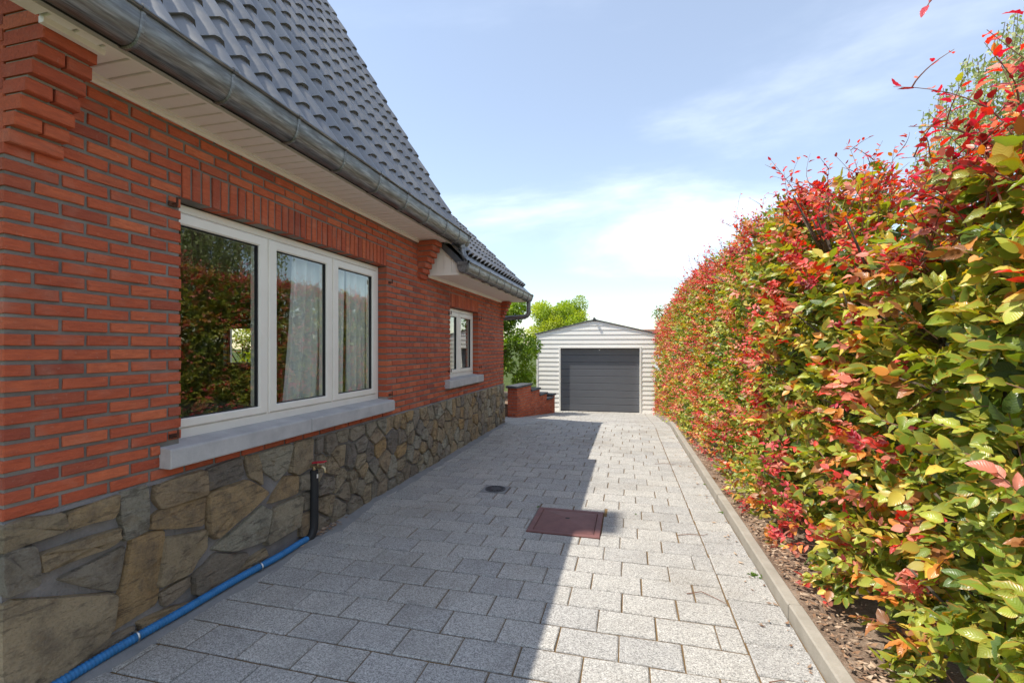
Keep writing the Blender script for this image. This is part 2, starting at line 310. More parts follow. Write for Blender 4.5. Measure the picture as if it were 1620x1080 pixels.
# driveway bed (jointing sand) with its pavers
ys = [-.2 + .3 * i for i in range(33)] + [9.7 + .45 * i for i in range(13)]
dm = MB(); dm.add([p for y in ys for p in ((-2.475 if y < 9.0 else -6.0, y, zg(y) - .010), (xk(y), y, zg(y) - .010))], [(2*i, 2*i+1, 2*i+3, 2*i+2) for i in range(len(ys)-1)])
drive = dm.build('driveway', SAND, kind='structure')
PW, PR = .307, .2165
HOLES = [(-.835, -.235, 3.735, 4.335), (-1.535, -1.255, 4.65, 4.90)]
pav = []; y = .35; row = 0
while y < 14.6:
    yc = y + PR / 2; z = zg(yc); tilt = math.atan2(-.46, 4.8) if 9.4 < yc < 14.2 else 0
    xl = -2.47 if y < 8.95 else -5.9; xr = xk(yc) - .29
    if 9.28 < yc < 9.50:                                    # the course of long setts across the slope's head
        x = xl
        while x < xk(yc) - .01:
            x2 = min(x + .47, xk(yc) - .008); pav.append(((x2 - x) - .008, .10, (x + x2) / 2, y + .055, z, tilt)); x = x2
        y += .115; row += 1; continue
    cuts = []; x = xr - (PW if row % 2 else PW / 2) - .03 * math.sin(row * 1.7)
    cuts.append((x, xr))
    while x > xl + .02:
        cuts.append((max(x - PW, xl), x)); x -= PW
    segs = [(y, y + PR)]
    for a, b in cuts:
        if b - a > .04: pav.append([b - a - .0085, PR - .0115, (a + b) / 2, yc, z, tilt])
    y += PR; row += 1
ye = .35
while ye < 14.6:                                            # the edge course beside the kerb
    L = random.choice((.21, .25, .3, .32)); yc = ye + L / 2; x0, x1 = xk(yc) - .285, xk(yc) - .006
    pav.append([x1 - x0, L - .008, (x0 + x1) / 2, yc, zg(yc), math.atan2(-.46, 4.8) if 9.4 < yc < 14.2 else 0]); ye += L
pieces = []
for a, b, xc, yc, z, tilt in pav:
    rects = [(xc - a/2, xc + a/2, yc - b/2, yc + b/2)]
    for hx0, hx1, hy0, hy1 in HOLES:
        out = []
        for x0, x1, y0, y1 in rects:
            if x1 <= hx0 or x0 >= hx1 or y1 <= hy0 or y0 >= hy1: out.append((x0, x1, y0, y1)); continue
            if x0 < hx0: out.append((x0, hx0 - .004, y0, y1))
            if x1 > hx1: out.append((hx1 + .004, x1, y0, y1))
            xa, xb = max(x0, hx0), min(x1, hx1)
            if y0 < hy0: out.append((xa, xb, y0, hy0 - .004))
            if y1 > hy1: out.append((xa, xb, hy1 + .004, y1))
        rects = out
    for x0, x1, y0, y1 in rects:
        if x1 - x0 < .025 or y1 - y0 < .02: continue
        mx = Matrix.Translation(((x0 + x1) / 2, (y0 + y1) / 2, z + random.uniform(-.0012, .0012))) @ Matrix.Rotation(tilt + random.gauss(0, .0022), 4, 'X') @ Matrix.Rotation(random.gauss(0, .0022), 4, 'Y') @ Matrix.Rotation(random.gauss(0, .002), 4, 'Z')
        pieces.append((x1 - x0, y1 - y0, mx))
lay_pieces(drive, 'paver', 'paver_field', pieces, PAVER, 300, .06, .006, .0018, True)
# cement film left along the foot of the wall
fm = MB(); n = 90; vs = []
for i in range(n):
    y = .4 + 8.6 * i / (n - 1); wv = .11 + .10 * mnoise.noise((y * 1.3, 3, 0)) + .06 * mnoise.noise((y * 6, 1, 0))
    vs += [(-2.474, y, .012), (-2.44, y, .006), (-2.475 + wv, y, .0034), (-2.475 + wv + .02, y, -.006)]
fm.add(vs, [(4*i+k, 4*i+k+1, 4*i+k+5, 4*i+k+4) for i in range(n-1) for k in range(3)])
fm.build('cement_film', FILM, drive, smooth=True)
# kerb
km = MB(); kp = [(-.1 + .6 * i) for i in range(25)]
km.add([p for y in kp for p in ((xk(y) + .006, y, zg(y) - .06), (xk(y) + .066, y, zg(y) - .06), (xk(y) + .066, y, zg(y) + .06), (xk(y) + .006, y, zg(y) + .06))],
       [(4*i+k, 4*i+(k+1) % 4, 4*i+4+(k+1) % 4, 4*i+4+k) for i in range(24) for k in range(4)])
kerb = km.build('kerb', KERB, kind='structure')
y = -.1
while y < 14.2:
    y1 = y + .996; kb = MB(); sub = 3; c_ = .008
    prof = [(0, -.08), (0, .078 - c_), (c_, .078), (.07 - c_, .078), (.07, .078 - c_), (.07, -.08)]; jx = random.uniform(-.003, .003); jz = random.uniform(-.002, .002)
    vs = []
    for k in range(sub + 1):
        yy = y + (y1 - y) * k / sub; vs += [(xk(yy) + px + jx, yy, zg(yy) + pz + jz) for px, pz in prof]
    fs = [(6*k+i, 6*k+(i+1) % 6, 6*k+6+(i+1) % 6, 6*k+6+i) for k in range(sub) for i in range(6)] + [tuple(range(6)), tuple(6*sub+i for i in range(6))]
    kb.add(vs, fs).build('kerb_stone', KERB, kerb); y += 1.0
# planting bed below the hedge
bm_ = MB(); nx, ny = 14, 150
vs = [(xk(-.3 + 15 * j / (ny-1)) + .055 + 1.7 * i / (nx-1), -.3 + 15 * j / (ny-1), zg(-.3 + 15 * j / (ny-1)) + .045 + .025 * mnoise.noise((i * .55, j * .55, 0)) + .03 * min(i, 4) / 4) for j in range(ny) for i in range(nx)]
bm_.add(vs, [(j*nx+i, j*nx+i+1, (j+1)*nx+i+1, (j+1)*nx+i) for j in range(ny-1) for i in range(nx-1)]).build('planting_bed', SOIL, smooth=True, kind='structure')
# raised garden bed behind the stepped wall
gb = MB(); gb.box(-9, -2.80, 10.75, 13.9, -.5, .16); gb.build('garden_bed', SOIL, kind='structure')

# ================================================================== HOUSE
WX = -2.475; WY0, WY1 = 1.335, 9.06
house = empty('brick_house', (WX, WY0, 0), label='red brick house with stone plinth and grey tiled roof along the driveway', cat='house')
def part(mb, name, mat, parent=house, **k):
    o = mb.build(name, mat, None, **k); o.parent = parent
    o.matrix_parent_inverse = Matrix.Translation((-WX, -WY0, 0)) if parent is house else Matrix.Identity(4); return o
# everything below is modelled in world metres; the parent's inverse keeps it there
KZ = lambda k: .783 + .0653 * k
BIG = (2.113, 4.422, .95, KZ(24)); SML = (6.20, 7.46, 1.045, KZ(20)); STEP = 5.42
ZH, ZL = 2.79, 2.418
wm = MB()
def wallpiece(y0, y1, z0, z1): wm.box(-2.72, WX - .009, y0, y1, z0, z1)
bB = (BIG[0] - .008, BIG[1] + .008, BIG[3] + .006); bS = (SML[0] - .008, SML[1] + .008, SML[3] + .006)
wallpiece(WY0 + .008, bB[0], .78, 3.0); wallpiece(bB[0], bB[1], .78, .85); wallpiece(bB[0], bB[1], bB[2], 3.0); wallpiece(bB[1], bS[0], .78, 2.9)
wallpiece(bS[0], bS[1], .78, .96); wallpiece(bS[0], bS[1], bS[2], 2.9); wallpiece(bS[1], WY1 - .008, .78, 2.9)
wall = part(wm, 'wall', MORTAR)
bricks = []
def brick_run(k, y0, y1, off):
    """one course between y0 and y1, joints on the common half-brick grid"""
    z = (KZ(k) + KZ(k+1)) / 2; j = math.floor((y0 - WY0 - off) / .2) - 1; edges = [y0]
    while True:
        e = WY0 + off + .2 * j; j += 1
        if e <= y0 + .035: continue
        if e >= y1 - .035: break
        edges.append(e)
    edges.append(y1)
    for i in range(len(edges) - 1):
        a, b = edges[i], edges[i+1]; ga = 0 if i == 0 else .0072; gb_ = 0 if i == len(edges) - 2 else .0072
        a += ga + random.uniform(-.0015, .0015) * (i > 0); b -= gb_
        mx = Matrix.Translation((WX + random.gauss(0, .0012), (a + b) / 2, z + random.gauss(0, .0008))) @ Matrix.Rotation(random.gauss(0, .004), 4, 'X') @ Matrix.Rotation(random.gauss(0, .005), 4, 'Z')
        bricks.append((b - a, .0485, mx))
for k in range(0, 33):
    z0, z1 = KZ(k), KZ(k+1); zc_ = (z0 + z1) / 2; off = 0 if k % 2 == 0 else .1
    blocks_ = []
    if BIG[2] - .03 < zc_ < BIG[3] + .19: blocks_.append(BIG[:2])
    if .84 < zc_ < .985: blocks_.append((1.99, 4.46))
    if SML[2] < zc_ < SML[3] + .19: blocks_.append(SML[:2])
    top_lo = z0 < ZL + .02; top_hi = z0 < ZH + .10
    spans = []
    if top_hi: spans.append((WY0, STEP if not top_lo else WY1))
    for b0, b1 in sorted(blocks_):
        out = []
        for s0, s1 in spans:
            if b1 <= s0 or b0 >= s1: out.append((s0, s1)); continue
            if b0 > s0: out.append((s0, b0))
            if b1 < s1: out.append((b1, s1))
        spans = out
    for s0, s1 in spans: brick_run(k, s0, s1, off)
lay_pieces(wall, 'brick', 'brick_courses', bricks, BRICK, 300, .1, .004, .0016)
def soldier(y0, y1, z0):
    n = round((y1 - y0) / .0655); p = (y1 - y0) / n
    for i in range(n):
        o = link('soldier_brick', block_mesh('soldier_brick', round(p - .0150, 4), .184, .1, BRICK, .004, .0016, i % 4), wall, (WX + random.gauss(.001, .001), y0 + (i + .5) * p, z0 + .0975 + random.gauss(0, .001)), (random.gauss(0, .006), 0, random.gauss(0, .004)))
soldier(BIG[0], BIG[1], BIG[3]); soldier(SML[0], SML[1], SML[3])
# brackets of corbelled brick under the eaves
def corbel(y0, y1, ztop, n, extra=0):
    core = MB()
    for i in range(n + extra):
        z1 = ztop - .0653 * (n - 1 - i); z0 = z1 - .0653; pr = .033 * (min(i, n - 1) + 1)
        core.box(WX - .012, WX + pr - .040, y0 + .008, y1 - .008, z0 - .004, z1 - .006 if i < n + extra - 1 else z1 - .012)
        if i % 2 == 0: spans = [(y0, y1)]
        else: spans = [(y0, (y0 + y1) / 2 - .005), ((y0 + y1) / 2 + .005, y1)]
        for a, b in spans:
            link('corbel_brick', block_mesh('corbel_brick', round(b - a, 3), .0535, .033 * n + .03, BRICK, .004, .0016, i % 4), wall, (WX + pr + random.gauss(0, .001), (a + b) / 2, (z0 + z1) / 2), (random.gauss(0, .006), 0, random.gauss(0, .006)))
    part(core, 'corbel_mortar', MORTAR, wall)
corbel(WY0, WY0 + .192, ZH - .002, 7, 6); corbel(5.16, 5.352, ZH - .002, 7); corbel(8.866, 9.058, ZL - .002, 5)
# front and rear gable, rear wall, all out of the photograph's sight
gw_ = MB()
MS = 1.69                                                   # rise of the main roof per metre
EH = (-2.075, 2.88); RX = -6.6; RIDGE = (RX, EH[1] + MS * (EH[0] - RX)); VY = 5.44
EL = (-1.925, 2.535); AS = .97; RIDGE2 = (RX, EL[1] + AS * (EL[0] - RX))
zm = lambda x: EH[1] + MS * (EH[0] - x) - .12
za = lambda x: EL[1] + AS * (EL[0] - x) - .12
mir = lambda x: 2 * RX - x
gw_.prism([(mir(-2.721), 0), (-2.721, 0), (-2.721, zm(-2.721)), (RX, zm(RX)), (mir(-2.721), zm(-2.721))], 'y', WY0 + .010, WY0 + .25)
gw_.prism([(mir(-2.8), 2.62), (-2.8, 2.62), (-2.8, zm(-2.8)), (RX, zm(RX)), (mir(-2.8), zm(-2.8))], 'y', VY - .25, VY - .03)
hx0, hx1, hz0, hz1 = -9.1, -8.15, 1.1, 2.0; ya, yb = WY1 - .25, WY1 - .010
gw_.box(mir(-2.721), hx0, ya, yb, 0, 2.75); gw_.box(hx1, -2.721, ya, yb, 0, 2.75); gw_.box(hx0, hx1, ya, yb, 0, hz0); gw_.box(hx0, hx1, ya, yb, hz1, 2.75)
gw_.prism([(mir(-2.721), 2.75), (-2.721, 2.75), (-2.721, za(-2.721)), (RX, za(RX)), (mir(-2.721), za(-2.721))], 'y', ya, yb)
gw_.box(mir(-2.721) - .1, mir(-2.721), WY0, WY1, 0, 2.75)
part(gw_, 'gable_wall', FARBRICK)
rw = MB()
for a in ((-9.1, -9.04, 1.1, 2.0), (-8.21, -8.15, 1.1, 2.0), (-9.04, -8.21, 1.1, 1.16), (-9.04, -8.21, 1.94, 2.0)): rw.box(a[0], a[1], WY1 - .12, WY1 - .07, a[2], a[3])
part(rw, 'rear_window_frame', UPVC)
# plinth of fieldstone
pl = MB(); pl.box(-2.72, WX - .012, WY0 + .001, WY1 + .001, -.1, .781); pl.prism([(WX - .02, .765), (WX + .004, .768), (WX - .006, .786), (WX - .02, .786)], 'y', WY0, WY1)
plinth = part(pl, 'plinth', PMORTAR)
STONES = [[(1.33,0.77),(1.41,0.78),(1.53,0.76),(1.55,0.69),(1.53,0.68),(1.33,0.67)],[(1.56,0.75),(1.76,0.77),(1.76,0.73),(1.74,0.67),(1.57,0.68)],[(1.78,0.77),(1.91,0.77),(1.91,0.55),(1.8,0.54),(1.78,0.65)],[(1.97,0.76),(2.24,0.77),(2.25,0.63),(2.0,0.63),(1.96,0.69)],[(1.95,0.6),(2.0,0.62),(2.25,0.61),(2.24,0.45),(1.94,0.54)],[(1.33,0.66),(1.43,0.65),(1.44,0.49),(1.34,0.49)],[(1.46,0.61),(1.77,0.6),(1.77,0.55),(1.72,0.53),(1.47,0.53)],[(1.54,0.47),(1.8,0.5),(1.76,0.3),(1.55,0.45)],[(1.84,0.52),(2.0,0.49),(1.99,0.37),(1.97,0.14),(1.74,0.12),(1.81,0.36)],[(2.02,0.45),(2.27,0.4),(2.26,0.3),(2.15,0.21),(1.98,0.22)],[(1.35,0.45),(1.74,0.28),(1.72,0.14),(1.69,0.11),(1.35,0.0),(1.34,0.2)],[(1.53,0.03),(1.6,0.09),(1.84,0.07),(1.83,0.0),(1.57,0.0)],[(1.99,0.17),(2.15,0.18),(2.16,0.13),(2.02,0.09),(2.0,0.11)],[(2.19,0.17),(2.33,0.23),(2.57,0.13),(2.43,0.03),(2.25,0.03),(2.2,0.07)],[(2.29,0.61),(2.58,0.61),(2.75,0.48),(2.6,0.42),(2.35,0.34),(2.3,0.39)],[(2.33,0.28),(2.54,0.34),(2.7,0.4),(2.78,0.34),(2.73,0.17),(2.48,0.2)],[(2.27,0.77),(2.53,0.78),(2.54,0.66),(2.27,0.65)],[(2.78,0.41),(2.82,0.46),(2.93,0.55),(3.05,0.52),(3.04,0.4)],[(2.82,0.35),(3.11,0.35),(3.08,0.14),(2.75,0.13)],[(2.56,0.78),(2.67,0.77),(2.7,0.67),(2.71,0.56),(2.6,0.64)],[(2.68,0.77),(3.0,0.77),(2.96,0.6),(2.85,0.55),(2.73,0.64)],[(3.03,0.77),(3.23,0.77),(3.23,0.56),(3.06,0.54),(2.99,0.58)],[(3.09,0.51),(3.22,0.51),(3.26,0.38),(3.08,0.41)],[(3.13,0.36),(3.25,0.36),(3.26,0.22),(3.14,0.24)],[(3.1,0.2),(3.24,0.19),(3.26,0.03),(3.09,0.05)],[(2.4,0.03),(2.56,0.09),(2.73,0.1),(2.75,0.04),(2.51,0.01)],[(1.88,0.08),(2.06,0.06),(2.22,0.01),(1.9,0.0)]]
# beyond the tap the stones continue as an irregular random-rubble mosaic
sr = random.Random(5); seeds = []
tries = 0
while tries < 5000 and len(seeds) < 150:
    tries += 1; p = (sr.uniform(3.28, 9.06), sr.uniform(0, .78)); rmin = .105 + .08 * sr.random()
    if all(math.hypot((p[0] - q[0]) * .95, (p[1] - q[1]) * 1.1) > rmin for q in seeds): seeds.append(p)
def clip(poly, px, py, nx_, ny_):
    out = []
    for i in range(len(poly)):
        a, b = poly[i], poly[(i+1) % len(poly)]; da = (a[0]-px)*nx_+(a[1]-py)*ny_; db = (b[0]-px)*nx_+(b[1]-py)*ny_
        if da <= 0: out.append(a)
        if (da < 0) != (db < 0) and abs(da - db) > 1e-9: t = da / (da - db); out.append((a[0]+(b[0]-a[0])*t, a[1]+(b[1]-a[1])*t))
    return out
for s in seeds:
    poly = [(3.28, .0), (9.07, .0), (9.07, .775), (3.28, .775)]
    for q in seeds:
        if q is s or abs(q[0] - s[0]) > 1.2: continue
        dx, dy = q[0] - s[0], q[1] - s[1]; L = math.hypot(dx, dy); poly = clip(poly, (s[0]+q[0])/2 - dx/L*.010, (s[1]+q[1])/2 - dy/L*.010, dx/L, dy/L)
        if len(poly) < 3: break
    if len(poly) >= 3: STONES.append(poly)
def stone_mesh(poly, seed):
    r = random.Random(seed); P = []
    n = len(poly); ccw = sum(poly[i][0]*poly[(i+1) % n][1] - poly[(i+1) % n][0]*poly[i][1] for i in range(n)) > 0
    if not ccw: poly = poly[::-1]
    for i in range(n):                                       # soften the corners, roughen the edges
        a, b, c_ = poly[i-1], poly[i], poly[(i+1) % n]
        P += [(b[0]+(a[0]-b[0])*.07, b[1]+(a[1]-b[1])*.07), (b[0]+(c_[0]-b[0])*.07, b[1]+(c_[1]-b[1])*.07), ((b[0]+c_[0])/2 + r.uniform(-.006, .006), (b[1]+c_[1])/2 + r.uniform(-.006, .006))]
    cx_ = sum(p[0] for p in P)/len(P); cy_ = sum(p[1] for p in P)/len(P); n = len(P)
    tx, ty = r.uniform(-.05, .05), r.uniform(-.05, .05); pr = r.uniform(.008, .028)
    def ring(k, h, j): return [(h + (tx*(p[0]-cx_) + ty*(p[1]-cy_) if h > -.012 else 0) + r.uniform(-j, j), cx_+(p[0]-cx_)*k - 0, cy_+(p[1]-cy_)*k) for p in P]
    G = 1.13 if seed < 27 else 1.0
    vs = ring(G, -.035, 0) + ring(G, -.008, .002) + ring(G * .955, pr, .004) + ring(.5, pr + r.uniform(-.004, .010), .008) + [(pr + r.uniform(-.003, .008), cx_, cy_)]
    fs = [(k*n+i, k*n+(i+1) % n, (k+1)*n+(i+1) % n, (k+1)*n+i) for k in range(3) for i in range(n)] + [(3*n+i, 3*n+(i+1) % n, 4*n) for i in range(n)]
    vs = [(x, y - cx_, z - cy_) for x, y, z in vs]
    me = bpy.data.meshes.new('stone'); me.from_pydata(vs, [], fs); me.materials.append(STONE); me.update(); return me, cx_, cy_
for i, p in enumerate(STONES):
    me, cy_, cz_ = stone_mesh(p, i); o = link('stone', me, plinth, (WX + .001, cy_, cz_)); smooth_angle(o, 24)

# windows
def frame_ring(mb, y0, y1, z0, z1, wy, wz0, wz1, x0, x1, ch=.006):
    """a rectangular ring lying in the wall plane; wy side width, wz0 bottom, wz1 top; front face at x1 with a small bevel"""
    O = [(y0, z0), (y1, z0), (y1, z1), (y0, z1)]; I = [(y0+wy, z0+wz0), (y1-wy, z0+wz0), (y1-wy, z1-wz1), (y0+wy, z1-wz1)]
    sg = [(1, 1), (-1, 1), (-1, -1), (1, -1)]
    rings = [[(x0, *p) for p in O], [(x1 - ch, *p) for p in O], [(x1, p[0]+s[0]*ch, p[1]+s[1]*ch) for p, s in zip(O, sg)], [(x1, p[0]-s[0]*ch, p[1]-s[1]*ch) for p, s in zip(I, sg)], [(x1 - ch, *p) for p in I], [(x0, *p) for p in I]]
    vs = [v for r_ in rings for v in r_]; n = 6
    mb.add(vs, [(r_*4+i, r_*4+(i+1) % 4, ((r_+1) % n)*4+(i+1) % 4, ((r_+1) % n)*4+i) for r_ in range(n) for i in range(4)])
def window(op, sashes, mull, sill, label_x=-2.57):
    y0, y1, z0, z1 = op; fx = -2.572
    fr_ = MB(); frame_ring(fr_, y0 - .085, y1 - .003, z0 + .012, z1 - .003, .055, .062, .05, fx - .07, fx)
    for m0 in mull: fr_.box(fx - .07, fx - .002, m0 - .014, m0 + .014, z0 + .07, z1 - .05)
    w = part(fr_, 'window', UPVC)
    for s0, s1 in sashes:
        sm = MB(); frame_ring(sm, s0, s1, z0 + .077, z1 - .056, .078, .055, .068, fx - .065, fx + .012, .008)
        so = part(sm, 'sash', UPVC, w)
        bd = MB(); frame_ring(bd, s0 + .0775, s1 - .0775, z0 + .1315, z1 - .1235, .006, .006, .006, fx - .03, fx - .002, .002); part(bd, 'glazing_bead', BLACKRUB, w)
        gm_ = MB(); gm_.box(fx - .022, fx - .016, s0 + .075, s1 - .075, z0 + .13, z1 - .12); part(gm_, 'pane', GLASS, w)
    bs = MB(); bs.box(fx - .03, fx + .02, y0 + .004, y1 - .004, z0 + .004, z0 + .0115); part(bs, 'drip_bar', UPVC, w)
    (a, b, s_lo, s_hi, cuts) = sill; ed = [a] + cuts + [b]
    for i in range(len(ed) - 1):
        sm = MB(); sm.prism([(-2.60, s_lo), (-2.406, s_lo), (-2.400, s_lo + .006), (-2.400, s_hi - .012), (-2.410, s_hi - .004), (-2.60, s_hi + .012)], 'y', ed[i] + (.002 if i else 0), ed[i+1] - .002)
        o = part(sm, 'window_sill', SILL); bv = o.modifiers.new('b', 'BEVEL'); bv.width = .004; bv.segments = 1
    return w
window(BIG, [(2.085, 2.862), (2.878, 3.622), (3.638, 4.366)], [2.870, 3.630], (1.99, 4.46, .843, .957, [3.14]))
window(SML, [(6.165, 6.762), (6.778, 7.405)], [6.77], (6.0, 7.52, .938, 1.055, []))
def hinge(y, z):
    h = MB(); h.box(WX - .02, WX + .035, y - .006, y + .006, z - .004, z + .004); h.tube([(WX + .034, y, z - .012), (WX + .034, y, z + .035)], .006, 6); h.box(WX - .001, WX + .006, y - .025, y + .025, z - .014, z + .012)
    part(h, 'shutter_pintle', RUST)
for y, z in ((2.06, 2.30), (2.065, 1.01), (4.475, 2.19), (4.475, 1.005), (6.15, 1.98), (7.52, 1.98), (7.52, 1.17), (6.15, 1.17)): hinge(y, z)
# room behind the windows
rm = MB()
X0, X1, Y0, Y1, Z1 = -10.4, -2.722, WY0 + .252, WY1 - .252, 2.6
def quad(mb, *p): mb.add(p, [(0, 1, 2, 3)])
quad(rm, (X0, Y0, .3), (X1, Y0, .3), (X1, Y1, .3), (X0, Y1, .3)); quad(rm, (X0, Y0, Z1), (X1, Y0, Z1), (X1, Y1, Z1), (X0, Y1, Z1)); quad(rm, (X0, Y0, .3), (X0, Y1, .3), (X0, Y1, Z1), (X0, Y0, Z1)); quad(rm, (X0, Y0, .3), (X1, Y0, .3), (X1, Y0, Z1), (X0, Y0, Z1))
for a in ((X0, -9.1, .3, Z1), (-8.15, X1, .3, Z1), (-9.1, -8.15, .3, 1.1), (-9.1, -8.15, 2.0, Z1)): quad(rm, (a[0], Y1, a[2]), (a[1], Y1, a[2]), (a[1], Y1, a[3]), (a[0], Y1, a[3]))
rm.box(-4.2, -2.73, 4.9, 5.0, .3, Z1)
part(rm, 'room', ROOM)
sh = MB(); sh.box(-3.02, -2.66, 2.0, 4.5, .93, .965); part(sh, 'window_board', SHELF)

# soffits of narrow white boards
SOF = MB(); SOF.box(-2.47, -2.17, WY0 + .2, STEP, ZH + .012, ZH + .03); SOF.box(-2.245, -2.17, -.84, WY0 + .199, ZH + .012, ZH + .03); SOF.box(-2.47, -2.05, STEP + .02, 9.16, ZL + .012, ZL + .03)
soffit = part(SOF, 'soffit', DARK)
def slat(x0, x1, y, z):
    key = ('slat', round(x1 - x0, 3))
    if key not in _cache:
        s = MB(); L = x1 - x0; s.prism([(-.0445, .012), (-.0445, .006), (-.0415, 0), (.0415, 0), (.0445, .006), (.0445, .012)], 'x', 0, L); _cache[key] = s.mesh('slat', SOFFIT)
    link('slat', _cache[key], soffit, (x0, y, z + random.uniform(-.0006, .0006)), (random.gauss(0, .003), 0, 0))
y = .67 - 15 * .0985
while y < STEP - .04:
    slat(-2.238 if y < WY0 + .185 else -2.46, -2.162, y, ZH); y += .0985
y = STEP + .07
while y < 9.14: slat(-2.46, -2.045, y, ZL); y += .0985
tr_ = MB()
for x0, y0, y1, zz in ((WX + .001, WY0 + .2, 5.155, ZH), (WX + .001, STEP + .02, 8.86, ZL)): tr_.prism([(x0, zz + .006), (x0, zz - .034), (x0 + .010, zz - .034), (x0 + .016, zz - .022), (x0 + .016, zz - .012), (x0 + .034, zz - .008), (x0 + .034, zz + .006)], 'y', y0, y1)
tr_.prism([(-2.242, ZH + .004), (-2.242, ZH - .022), (-2.215, ZH - .022), (-2.209, ZH + .004)], 'y', WY0 - .02, WY0 + .20)
part(tr_, 'soffit_trim', SOFFIT)
fa = MB(); fa.box(-2.165, -2.148, -.86, 5.43, ZH - .006, ZH + .15); fa.box(-2.05, -2.033, STEP, 9.18, ZL - .006, ZL + .14); part(fa, 'fascia', SOFFIT)
# the boarded cheek where the eaves step down
for i in range(4):
    xa = -2.45 + i * .102; xb = xa + .098
    b = MB(); b.prism([(xa, ZL - .004), (xb, ZL - .004), (xb, min(za(xb) - .01, ZH)), (xa, min(za(xa) - .01, ZH))], 'y', STEP - .004 + .002 * (i % 2), STEP + .018); part(b, 'cheek_board', SOFFIT)
vb = MB(); vb.prism([(-1.97, za(-1.97) - .02), (-1.93, za(-1.93) + .07), (-2.50, za(-2.50) + .07), (-2.50, za(-2.50) - .02)], 'y', STEP - .03, STEP - .008); part(vb, 'verge_trim', SLATE)
ec = MB(); ec.prism([(-2.47, ZH + .004), (-2.166, ZH + .004), (-2.166, ZH + .13), (-2.47, ZH + .62)], 'y', STEP - .003, STEP + .014); part(ec, 'eave_end', SOFFIT)
ct = MB(); ct.box(-2.455, -2.04, STEP - .016, STEP + .01, ZL - .022, ZL + .008); part(ct, 'cheek_trim', SOFFIT)
# gutters
def gutter(y0, y1, xc, zr, r, clips, name='gutter'):
    gm_ = MB(); n = 14
    vf = 1.80; sp = lambda a, rr: (xc + rr * math.copysign(abs(math.cos(a)) ** .8, math.cos(a)), zr - rr * vf * abs(math.sin(a)) ** .8); out = [sp(math.pi + math.pi * i / n, r) for i in range(n + 1)]
    bead = [(xc + r + .006 + .011 * math.cos(a), zr + .002 + .011 * math.sin(a)) for a in [math.pi + .6 - 2 * math.pi * k / 8 for k in range(1, 8)]]
    inn = [sp(2 * math.pi - math.pi * i / n, r - .004) for i in range(n + 1)]
    gm_.prism(out + bead + inn, 'y', y0, y1)
    capn = [sp(math.pi + math.pi * i / n, r - .002) for i in range(n + 1)]
    for yy in (y0, y1): gm_.prism(capn, 'y', yy - .002, yy + .002)
    g_ = part(gm_, name, ZINC); smooth_angle(g_, 35)
    for yc in clips:
        cm = MB(); ring = []
        for q, rr in ((-.011, r + .001), (-.006, r + .007), (.006, r + .007), (.011, r + .001)):
            ring.append([(lambda c_: (c_[0], yc + q, c_[1]))(sp(math.pi + math.pi * i / n, rr)) for i in range(n + 1)])
        vs = [v for rr in ring for v in rr]; cm.add(vs, [(k*(n+1)+i, k*(n+1)+i+1, (k+1)*(n+1)+i+1, (k+1)*(n+1)+i) for k in range(3) for i in range(n)])
        cm.tube([(xc + r + .006, yc - .012, zr + .004), (xc + r + .006, yc + .012, zr + .004)], .016, 8); cm.box(xc + r - .02, xc + r + .004, yc - .008, yc + .008, zr + .008, zr + .02)
        smooth_angle(part(cm, 'gutter_bracket', ZINC, g_), 50)
    return g_
gutter(-.9, 5.66, -2.070, 2.922, .080, [-.85, -.4, .08, .56, 1.04, 1.527, 1.989, 2.481, 2.969, 3.452, 3.942, 4.422, 4.893, 5.30, 5.61])
gutter(5.36, 9.24, -1.985, 2.548, .072, [5.40, 5.83, 6.26, 6.66, 7.09, 7.5, 7.95, 8.40, 8.83, 9.18])
def pipe(pts, r, bands=()):
    p = MB(); p.tube(pts, r, 14); o = part(p, 'downspout', ZINC); smooth_angle(o, 50)
    for a, b in bands:
        q = MB(); q.tube([a, b], r + .006, 14); smooth_angle(part(q, 'pipe_collar', ZINC, o), 50)
pipe([(-2.06, 5.54, 2.82), (-2.06, 5.54, 2.78), (-2.05, 5.54, 2.70), (-2.02, 5.53, 2.62), (-1.99, 5.52, 2.50)], .042, [((-2.06, 5.54, 2.78), (-2.06, 5.54, 2.75))])
pipe([(-1.985, 9.17, 2.46), (-1.985, 9.17, 2.22), (-1.992, 9.17, 2.17), (-2.02, 9.17, 2.135), (-2.07, 9.17, 2.12), (-2.55, 9.15, 2.09), (-2.62, 9.15, 2.08), (-2.67, 9.15, 2.04), (-2.68, 9.15, 1.95), (-2.68, 9.15, .02)], .042,
     [((-1.985, 9.17, 2.24), (-1.985, 9.17, 2.20)), ((-2.05, 9.17, 2.122), (-2.10, 9.169, 2.118))])

